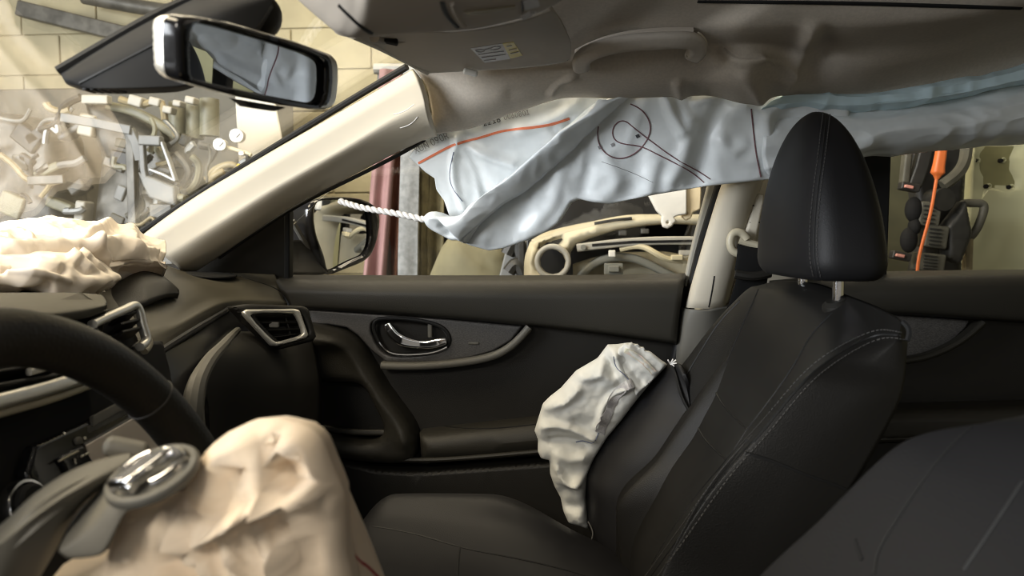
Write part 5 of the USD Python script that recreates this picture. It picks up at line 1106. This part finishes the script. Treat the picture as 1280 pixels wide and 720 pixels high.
part(sh, 'bar_bolt', trimesh.creation.cylinder(.007, .03, 16, transform=trimesh.transformations.translation_matrix(P(729, 309, 1.99)) @ trimesh.transformations.rotation_matrix(math.pi / 2, [1, 0, 0])), M['duct'])
part(sh, 'duct', sweep(spline(T([P(726, 345, 2.04), P(742, 330, 2.03), P(765, 322, 2.03), P(795, 324, 2.03), P(818, 334, 2.03), P(840, 345, 2.03)]), 50), rrect(.022, .05, .008), up=(0, -1, 0)), M['duct'], label='grey-green arched duct')
part(sh, 'lower_plate', patch(VY(2.10), [(716, 330), (740, 322), (770, 315), (830, 314), (880, 322), (960, 330), (960, 432), (716, 432)], .03, .008, .03, smooth=False), M['shell'])
part(sh, 'loom', tube(spline(T([P(775, 312, 2.0), P(800, 308, 1.99), P(815, 314, 1.98), P(830, 322, 1.98), P(850, 326, 1.99), P(880, 324, 2.0)]), 40), .008, 8), M['wire'])
part(sh, 'connector', rbox((.018, .02, .018), .003, P(765, 317, 1.98)), M['white'], label='white connector')
part(sh, 'connector', rbox((.03, .02, .014), .003, P(846, 322, 1.975)), M['wire'])
part(sh, 'connector', rbox((.035, .02, .014), .003, P(857, 316, 1.99)), M['shell_grey'])
part(sh, 'bracket', cat(rbox((.05, .02, .03), .003, P(767, 336, 1.985)), rbox((.028, .02, .016), .002, P(767, 336, 1.972))), M['duct'])
for u, v in ((778, 285), (806, 283)):
    part(sh, 'clip', rbox((.022, .02, .014), .003, P(u, v + 6, 2.03)), M['engine'])
wp = thing('plastic_sheet', 'white plastic sheet with two holed tabs hanging outside the window', 'plastic sheet', P(845, 282, 1.86))
w1 = [(806, 150), (858, 150), (858, 268), (846, 270), (842, 272), (846, 277), (842, 279), (840, 283), (834, 286), (828, 284), (826, 278), (826, 270), (820, 264), (813, 250), (809, 243)]
hole1 = [(834 + 1.6 * math.cos(a), 278 + 1.6 * math.sin(a)) for a in np.linspace(0, 2 * np.pi, 12, endpoint=False)]
part(wp, 'front_sheet', patch(VY(1.86), w1, .012, .004, .012, smooth=False, holes=[hole1], fn=folds([], .003, 12)), M['white'], smooth=True)
w2 = [(852, 150), (878, 150), (876, 240), (875, 262), (866, 266), (863, 273), (857, 276), (852, 272), (850, 262)]
hole2 = [(857 + 1.5 * math.cos(a), 267 + 1.5 * math.sin(a)) for a in np.linspace(0, 2 * np.pi, 12, endpoint=False)]
part(wp, 'side_sheet', patch(VY(1.875), w2, .012, .004, .012, smooth=False, holes=[hole2], fn=folds([], .003, 12)), M['kraft'], smooth=True, label='cream side of the panel')
part(wp, 'hanger', tube(T([P(843, 152, 1.855), P(843, 90, 2.2), P(843, 84, 2.46)]), .004, 6, n=8), M['steel'])
bb = thing('parts_box', 'pale blue box with dark brackets left of the cream dashboard shell', 'box', P(640, 430, 2.3))
part(bb, 'box', rbox((.10, .12, .36), .006, P(640, 370, 2.32) , (0, .25, 0)), M['greybox'])
part(bb, 'bracket', cat(tube(T([P(634, 318, 2.22), P(645, 302, 2.22), P(652, 320, 2.22)]), .022, 8, n=12), rbox((.02, .03, .2), .004, P(652, 330, 2.2)), tube(T([P(636, 340, 2.2), P(646, 330, 2.2), P(655, 345, 2.2)]), .02, 8, n=10)), M['black_part'])
part(bb, 'rod', tube(T([P(660, 296, 2.2), P(662, 345, 2.2)]), .006, 8, n=5), M['steel'])

# behind the rear window
dpn = thing('door_panel', 'pale green bare door panel with four bolt holes', 'panel', P(1260, 420, 2.3))
gpan = VY(2.34)
holes_g = [[(u + 1.7 * math.cos(a), v + 1.7 * math.sin(a)) for a in np.linspace(0, 2 * np.pi, 10, endpoint=False)] for u, v in ((1218, 201), (1250, 201), (1232, 233), (1260, 234))]
pn = patch(gpan, [(1212, 130), (1420, 125), (1420, 440), (1196, 440), (1202, 300), (1207, 220)], .03, .01, .025, smooth=False, holes=holes_g, fn=lambda ab, w, d: -.012 * np.clip(1 - np.max(np.abs((proj(w) - T([1247, 206])) / T([27, 32])), axis=1), 0, .12) / .12)
part(dpn, 'sheet', pn, M['green'], smooth=40)
part(dpn, 'bare_patch', patch(VY(2.3235), [(1224, 150), (1271, 150), (1271, 237), (1224, 237)], .003, .002, .02, smooth=False), M['green_dark'], smooth=False, label='unpainted olive patch')
for u, v in ((1218, 201), (1250, 201), (1232, 233), (1260, 234)):
    part(dpn, 'bolt_hole', trimesh.creation.cylinder(.0062, .012, 16, transform=trimesh.transformations.translation_matrix(P(u, v, 2.318)) @ trimesh.transformations.rotation_matrix(math.pi / 2, [1, 0, 0])), M['matte'])
part(dpn, 'backing', patch(VY(2.40), [(1212, 130), (1420, 125), (1420, 440), (1196, 440)], .02, .004, .05, smooth=False), M['matte'])
ob = single('olive_board', 'dark olive board behind the dusty black car parts', 'board', patch(VY(2.55), [(1085, 90), (1212, 90), (1212, 726), (1085, 726)], .03, .005, .05, smooth=False), M['dark_olive'])
cb = thing('plastic_parts', 'stack of dusty black plastic car parts outside the rear window', 'car parts', P(1160, 420, 2.2))
part(cb, 'backing_frame', patch(VY(2.20), [(1128, 150), (1206, 150), (1196, 250), (1192, 440), (1120, 440), (1140, 300)], .05, .02, .03, smooth=False), M['black_part'])
part(cb, 'slanted_rail', sweep(T([P(1138, 150, 2.1), P(1133, 200, 2.1), P(1130, 228, 2.1)]), rrect(.02, .03, .006), up=(0, -1, 0)), M['grey_part'])
part(cb, 'slanted_rail', sweep(T([P(1160, 170, 2.1), P(1150, 210, 2.1), P(1142, 232, 2.1)]), rrect(.035, .03, .006), up=(0, -1, 0)), M['black_part'])
for u, v in ((1136, 234), (1125, 320)):
    c_ = part(cb, 'clip', rbox((.05, .03, .022), .005, P(u, v, 2.08), (0, .2, 0)), M['black_part'])
    part(c_, 'clip_tag', rbox((.022, .01, .008), .002, P(u, v - .5, 2.062), (0, .2, 0)), M['pink_plastic'], label='pink tag')
for u, v, s in ((1142, 262, 1), (1136, 300, 1), (1143, 283, .7)):
    part(cb, 'oval_pad', trimesh.creation.icosphere(3, 1).apply_transform(np.diag([.022 * s, .02, .034 * s, 1])).apply_translation(P(u, v, 2.08)), M['matte'], smooth=True)
for u, v, w, h in ((1158, 268, .055, .065), (1166, 296, .06, .06), (1160, 328, .07, .05)):
    bx = part(cb, 'ribbed_box', rbox((w, .05, h), .006, P(u, v, 2.09), (0, .12, 0)), M['grey_part'])
    part(bx, 'ribs', cat(*[rbox((w * .5, .006, .004), .001, P(u + 3, v, 2.062) + T([0, 0, (k - 2) * h * .17]), (0, .12, 0)) for k in range(5)]), M['black_part'])
part(cb, 'round_knob', trimesh.creation.cylinder(.03, .05, 24, transform=trimesh.transformations.translation_matrix(P(1173, 250, 2.08)) @ trimesh.transformations.rotation_matrix(math.pi / 2, [1, .2, 0])), M['black_part'])
part(cb, 'wedge', patch(VY(2.12), [(1172, 284), (1198, 250), (1206, 292), (1192, 330), (1175, 322)], .05, .015, .02, smooth=False), M['black_part'])
part(cb, 'bent_bar', tube(spline(T([P(1208, 170, 2.12), P(1206, 200, 2.1), P(1196, 218, 2.09), P(1178, 232, 2.09)]), 20), .016, 8), M['grey_part'])
dh = thing('spade_handle', 'dusty D-shaped spade handle in front of the pale green panel', 'handle', P(1205, 420, 2.15))
dl = spline(T([P(*c, 2.12) for c in [(1202, 256), (1216, 254), (1229, 256), (1227, 272), (1217, 292), (1209, 298), (1206, 286), (1203, 270)]]), 50, True)
part(dh, 'grip', tube(dl, .011, 10, True), M['grey_part'], smooth=True)
part(dh, 'shaft', tube(T([P(1210, 298, 2.12), P(1209, 330, 2.13), P(1206, 430, 2.16)]), .013, 10, n=10), M['tan'])
ot = thing('orange_tool', 'orange-handled tool with a thin orange cable hanging down', 'tool', P(1160, 340, 2.0))
part(ot, 'handle', sweep(spline(T([P(1178, 176, 2.0), P(1176, 192, 2.0), P(1173, 210, 2.0), P(1172, 217, 2.0), P(1171, 224, 2.0)]), 20), rrect(.028, .024, .009, 5), scale=np.interp(np.linspace(0, 1, 20), [0, .6, .8, .9, 1], [.85, 1, 1.15, .6, .35]), up=(0, -1, 0)), M['orange_plastic'], smooth=50)
part(ot, 'cable', tube(spline(T([P(*c, 2.0) for c in [(1171, 222), (1168, 240), (1164, 262), (1158, 286), (1151, 312), (1147, 335), (1146, 400)]]), 40), .0042, 7), M['orange_plastic'])
part(ot, 'hook', tube(T([P(1178, 178, 2.0), P(1180, 150, 2.05), P(1180, 150, 2.25)]), .004, 6, n=8), M['steel'])

# seen through the windshield
yE = 2.55
en = thing('engine_assembly', 'grimy engine assembly with pipes seen through the windshield', 'engine', P(170, 330, yE))
part(en, 'block', cat(patch(VY(yE + .1), [(128, 128), (160, 134), (200, 156), (228, 176), (250, 210), (246, 290), (140, 300), (150, 200)], .14, .05, .03, fn=folds([], .02, 9), smooth=False)), M['engine'], smooth=40)
part(en, 'rocker_cover', sweep(spline(T([P(138, 133, yE - .03), P(168, 140, yE - .04), P(200, 156, yE - .04), P(222, 171, yE - .03)]), 30), rrect(.03, .05, .01), up=(0, -1, 0)), M['ribbed'])
for u, w, v0, v1 in ((222, .05, 128, 168), (244, .05, 128, 174), (262, .055, 124, 170)):
    part(en, 'cylinder', tube(T([P(u, v0, yE - .02), P(u, v1, yE - .02)]), w * .6, 14, n=3), M['ribbed'])
for pts, r, mt_ in [([(150, 124), (180, 130), (200, 128), (206, 150)], .012, 'tan'), ([(206, 150), (222, 172), (214, 180)], .008, 'steel'), ([(236, 240), (246, 226), (248, 205), (240, 196)], .012, 'ribbed'), ([(190, 214), (205, 218), (218, 222)], .008, 'tan'), ([(258, 225), (268, 212), (282, 206)], .01, 'tan'), ([(250, 182), (268, 188), (262, 200)], .012, 'engine'), ([(196, 206), (212, 200), (204, 190)], .008, 'tan'), ([(228, 232), (236, 214), (228, 200), (220, 192)], .014, 'engine'), ([(170, 250), (178, 232), (174, 214)], .018, 'engine')]:
    part(en, 'pipe', tube(spline(T([P(u, v, yE - .10) for u, v in pts]), 24), r, 8), M[mt_])
for u, v, s in ((172, 127, 1), (196, 128, .8), (212, 138, .7), (224, 130, .6), (240, 126, .7)):
    part(en, 'bolt_boss', rbox((.05 * s, .04, .035 * s), .006, P(u, v, yE - .10), (0, .3 * s, 0)), M['shell_grey'])
wb_ = thing('white_bracket', 'small white bracket on the end of the grimy engine', 'bracket', P(120, 130, yE - .12))
part(wb_, 'plate', rbox((.095, .03, .03), .005, P(121, 125, yE - .12), (0, .03, 0)), M['shell_grey'])
part(wb_, 'arm', tube(T([P(110, 126, yE - .11), P(124, 134, yE - .0), P(135, 140, yE)]), .01, 8, n=5), M['steel'])
sr = thing('steel_bar', 'pale steel bar running level from the engine to the left', 'bar', P(120, 160, yE - .18))
part(sr, 'bar', sweep(T([P(78, 147, yE - .18), P(120, 154, yE - .18), P(164, 163, yE - .18)]), rrect(.03, .02, .004), up=(0, -1, 0)), M['greybox'])
part(sr, 'support', rbox((.03, .03, P(160, 163, yE - .16)[2] - .86), .004, T([*P(164, 163, yE - .16)[:2], (P(160, 163, yE - .16)[2] + .86) / 2])), M['engine'])
part(sr, 'foot', sweep(T([P(162, 162, yE - .17), P(170, 178, yE - .17), P(175, 200, yE - .16)]), rrect(.03, .02, .004), up=(0, -1, 0)), M['greybox'])
single('steel_strip', 'lower steel strip behind the airbag reflection', 'strip', sweep(T([P(36, 226, yE - .2), P(80, 224, yE - .2)]), rrect(.03, .015, .004), up=(0, -1, 0)), M['engine'])
bx_ = thing('battery_tray', 'pale grey tilted tray with open carrying frame below the engine', 'tray', P(200, 260, yE - .2))
part(bx_, 'top_bar', rbox((.075, .03, .032), .005, P(189, 176, yE - .2), (0, .05, 0)), M['greybox'])
part(bx_, 'side_leg', sweep(T([P(178, 182, yE - .2), P(180, 212, yE - .2), P(182, 222, yE - .2)]), rrect(.018, .02, .004), up=(0, -1, 0)), M['greybox'])
part(bx_, 'side_leg', sweep(T([P(203, 178, yE - .2), P(213, 205, yE - .2), P(220, 226, yE - .2)]), rrect(.012, .02, .004), up=(0, -1, 0)), M['steel'])
part(bx_, 'cross_bar', sweep(T([P(188, 212, yE - .2), P(204, 218, yE - .2), P(220, 226, yE - .2)]), rrect(.01, .016, .003), up=(0, -1, 0)), M['steel'])
part(bx_, 'tray', patch(VY(yE - .18), [(178, 216), (200, 224), (224, 234), (225, 258), (206, 252), (192, 248), (184, 232)], .03, .008, .02, smooth=False), M['greybox'])
zf = P(206, 255, yE - .14)[2]; part(bx_, 'foot', rbox((.08, .06, zf - .855), .006, T([*P(206, 255, yE - .14)[:2], (zf + .855) / 2])), M['engine'])
ga = thing('gauge_set', 'pair of round white dial gauges on a brass stem', 'gauge', P(292, 200, yE - .1))
for u, v, r in ((276, 181, .020), (297, 170, .022)):
    d_ = part(ga, 'dial_case', trimesh.creation.cylinder(r, .03, 28, transform=trimesh.transformations.translation_matrix(P(u, v, yE - .1)) @ trimesh.transformations.rotation_matrix(math.pi / 2, [1, 0, 0])), M['dial_ring'])
    part(d_, 'dial_face', trimesh.creation.cylinder(r * .9, .004, 28, transform=trimesh.transformations.translation_matrix(P(u, v, yE - .116)) @ trimesh.transformations.rotation_matrix(math.pi / 2, [1, 0, 0])), M['dial'])
    part(d_, 'needle', tube(T([P(u - 2, v + 2, yE - .12), P(u + 3, v - 3, yE - .12)]), .0012, 5, n=3), M['matte'])
part(ga, 'stem', tube(T([P(284, 184, yE - .1), P(298, 188, yE - .1), P(314, 194, yE - .1)]), .006, 8, n=6), M['wire'])
part(ga, 'valve', rbox((.02, .02, .015), .003, P(303, 192, yE - .1)), M['dial_ring'])
part(ga, 'post', tube(T([P(310, 192, yE - .1), P(312, 230, yE - .06), T([*P(312, 230, yE - .06)[:2], .865])]), .009, 8, n=6), M['engine'])
part(ga, 'yellow_cap', rbox((.03, .02, .012), .004, P(302, 209, yE - .1), (0, .6, 0)), M['bright_yellow'], label='yellow cap')
rk = random.Random(12)
for k in range(26):                                                   # hoses and looms around the engine
    u, v = rk.uniform(140, 300), rk.uniform(165, 285); yy = yE - rk.uniform(.05, .2); L = rk.uniform(18, 46); a = rk.uniform(-1.2, 1.6)
    if u > 250 and v < 200: continue
    pp = [P(u + L * .5 * k2 * math.cos(a) + rk.uniform(-7, 7), v + L * .5 * k2 * math.sin(a) + rk.uniform(-7, 7), yy) for k2 in (-1, -.3, .3, 1)]
    part(en, 'hose', tube(spline(T(pp), 20), rk.uniform(.005, .014), 7), M[rk.choice(['tan', 'engine', 'black_part', 'ribbed', 'grey_part', 'steel'])])
for k in range(22):
    u, v = rk.uniform(138, 290), rk.uniform(172, 285); w, h = rk.uniform(.025, .08), rk.uniform(.02, .06)
    if u > 250 and v < 205: continue
    part(en, 'casting', rbox((w, .05, h), .006, P(u, v, yE - .04), (0, rk.uniform(-.6, .6), 0)), M[rk.choice(['engine', 'black_part', 'grey_part', 'ribbed', 'cabinet', 'greybox'])])
gbx = thing('gearbox', 'pile of grimy gearbox parts at far left behind the airbag reflection', 'gearbox', P(40, 330, yE))
part(gbx, 'case', patch(VY(yE + .1), [(-120, 150), (-20, 140), (60, 150), (104, 172), (112, 300), (-120, 300)], .14, .05, .03, fn=folds([], .02, 9), smooth=False), M['engine'], smooth=40)
for k in range(16):
    u, v = rk.uniform(-60, 125), rk.uniform(150, 280); w, h = rk.uniform(.03, .12), rk.uniform(.02, .08)
    part(gbx, 'casting', rbox((w, .06, h), .008, P(u, v, yE - .04), (0, rk.uniform(-.7, .7), 0)), M[rk.choice(['engine', 'black_part', 'grey_part', 'ribbed', 'greybox', 'shell_grey'])])
for k in range(12):
    u, v = rk.uniform(-40, 125), rk.uniform(130, 280); L = rk.uniform(20, 60); a = rk.uniform(-1, 1.6)
    pp = [P(u + L * .5 * k2 * math.cos(a) + rk.uniform(-8, 8), v + L * .5 * k2 * math.sin(a) + rk.uniform(-8, 8), yE - .1) for k2 in (-1, -.3, .3, 1)]
    part(gbx, 'hose', tube(spline(T(pp), 20), rk.uniform(.006, .014), 7), M[rk.choice(['tan', 'steel', 'black_part', 'greybox', 'shell_grey'])])
single('roof_pipe', 'dark pipe running along the wall above the sensor housing', 'pipe', tube(T([P(105, -4, 3.5), P(170, 8, 3.5), P(235, 18, 3.5)]), .035, 12, n=10), M['engine'])
cn = single('coil', 'coil of grimy hose below the dial gauges', 'hose', tube(spline(T([P(262, 228, yE - .1), P(272, 212, yE - .1), P(290, 206, yE - .1), P(300, 214, yE - .1), P(292, 228, yE - .12), P(276, 232, yE - .12), P(266, 224, yE - .14), P(280, 214, yE - .14)]), 60), .011, 8), M['tan'], smooth=True)
ws_ = single('white_sheet', 'white sheet metal leaning behind the dial gauges', 'sheet metal', patch(VY(yE + .3), [(290, 20), (316, 14), (332, 70), (345, 130), (356, 190), (350, 676), (310, 676), (300, 210)], .012, .004, .03, smooth=False), M['white'])
gp_ = single('grey_cabinet', 'wide grey cabinet standing behind the engine', 'cabinet', rbox((1.6, .3, 1.84), .01, P(140, 100, 3.3) * T([1, 1, 0]) + T([0, 0, .92])), M['cabinet'])
gb_ = single('grey_beam', 'grey beam on the wall above the engine', 'beam', rbox((.62, .06, .075), .008, P(98, 29, 3.5), (0, .25, 0)), M['engine'])
cupb = thing('cupboard', 'grey cupboard with panelled doors reflected in the outside mirror', 'cupboard', (2.9, 3.2, 0))
part(cupb, 'carcass', rbox((.6, .95, 2.0), .01, (2.86, 3.0, 1.0)), M['engine'])
for k in range(3):
    part(cupb, 'cupboard_door', rbox((.03, .29, .88), .006, (2.535, 2.70 + .305 * k, .50)), M['shell_grey'])
    part(cupb, 'cupboard_door', rbox((.03, .29, .88), .006, (2.535, 2.70 + .305 * k, 1.40)), M['shell_grey'])
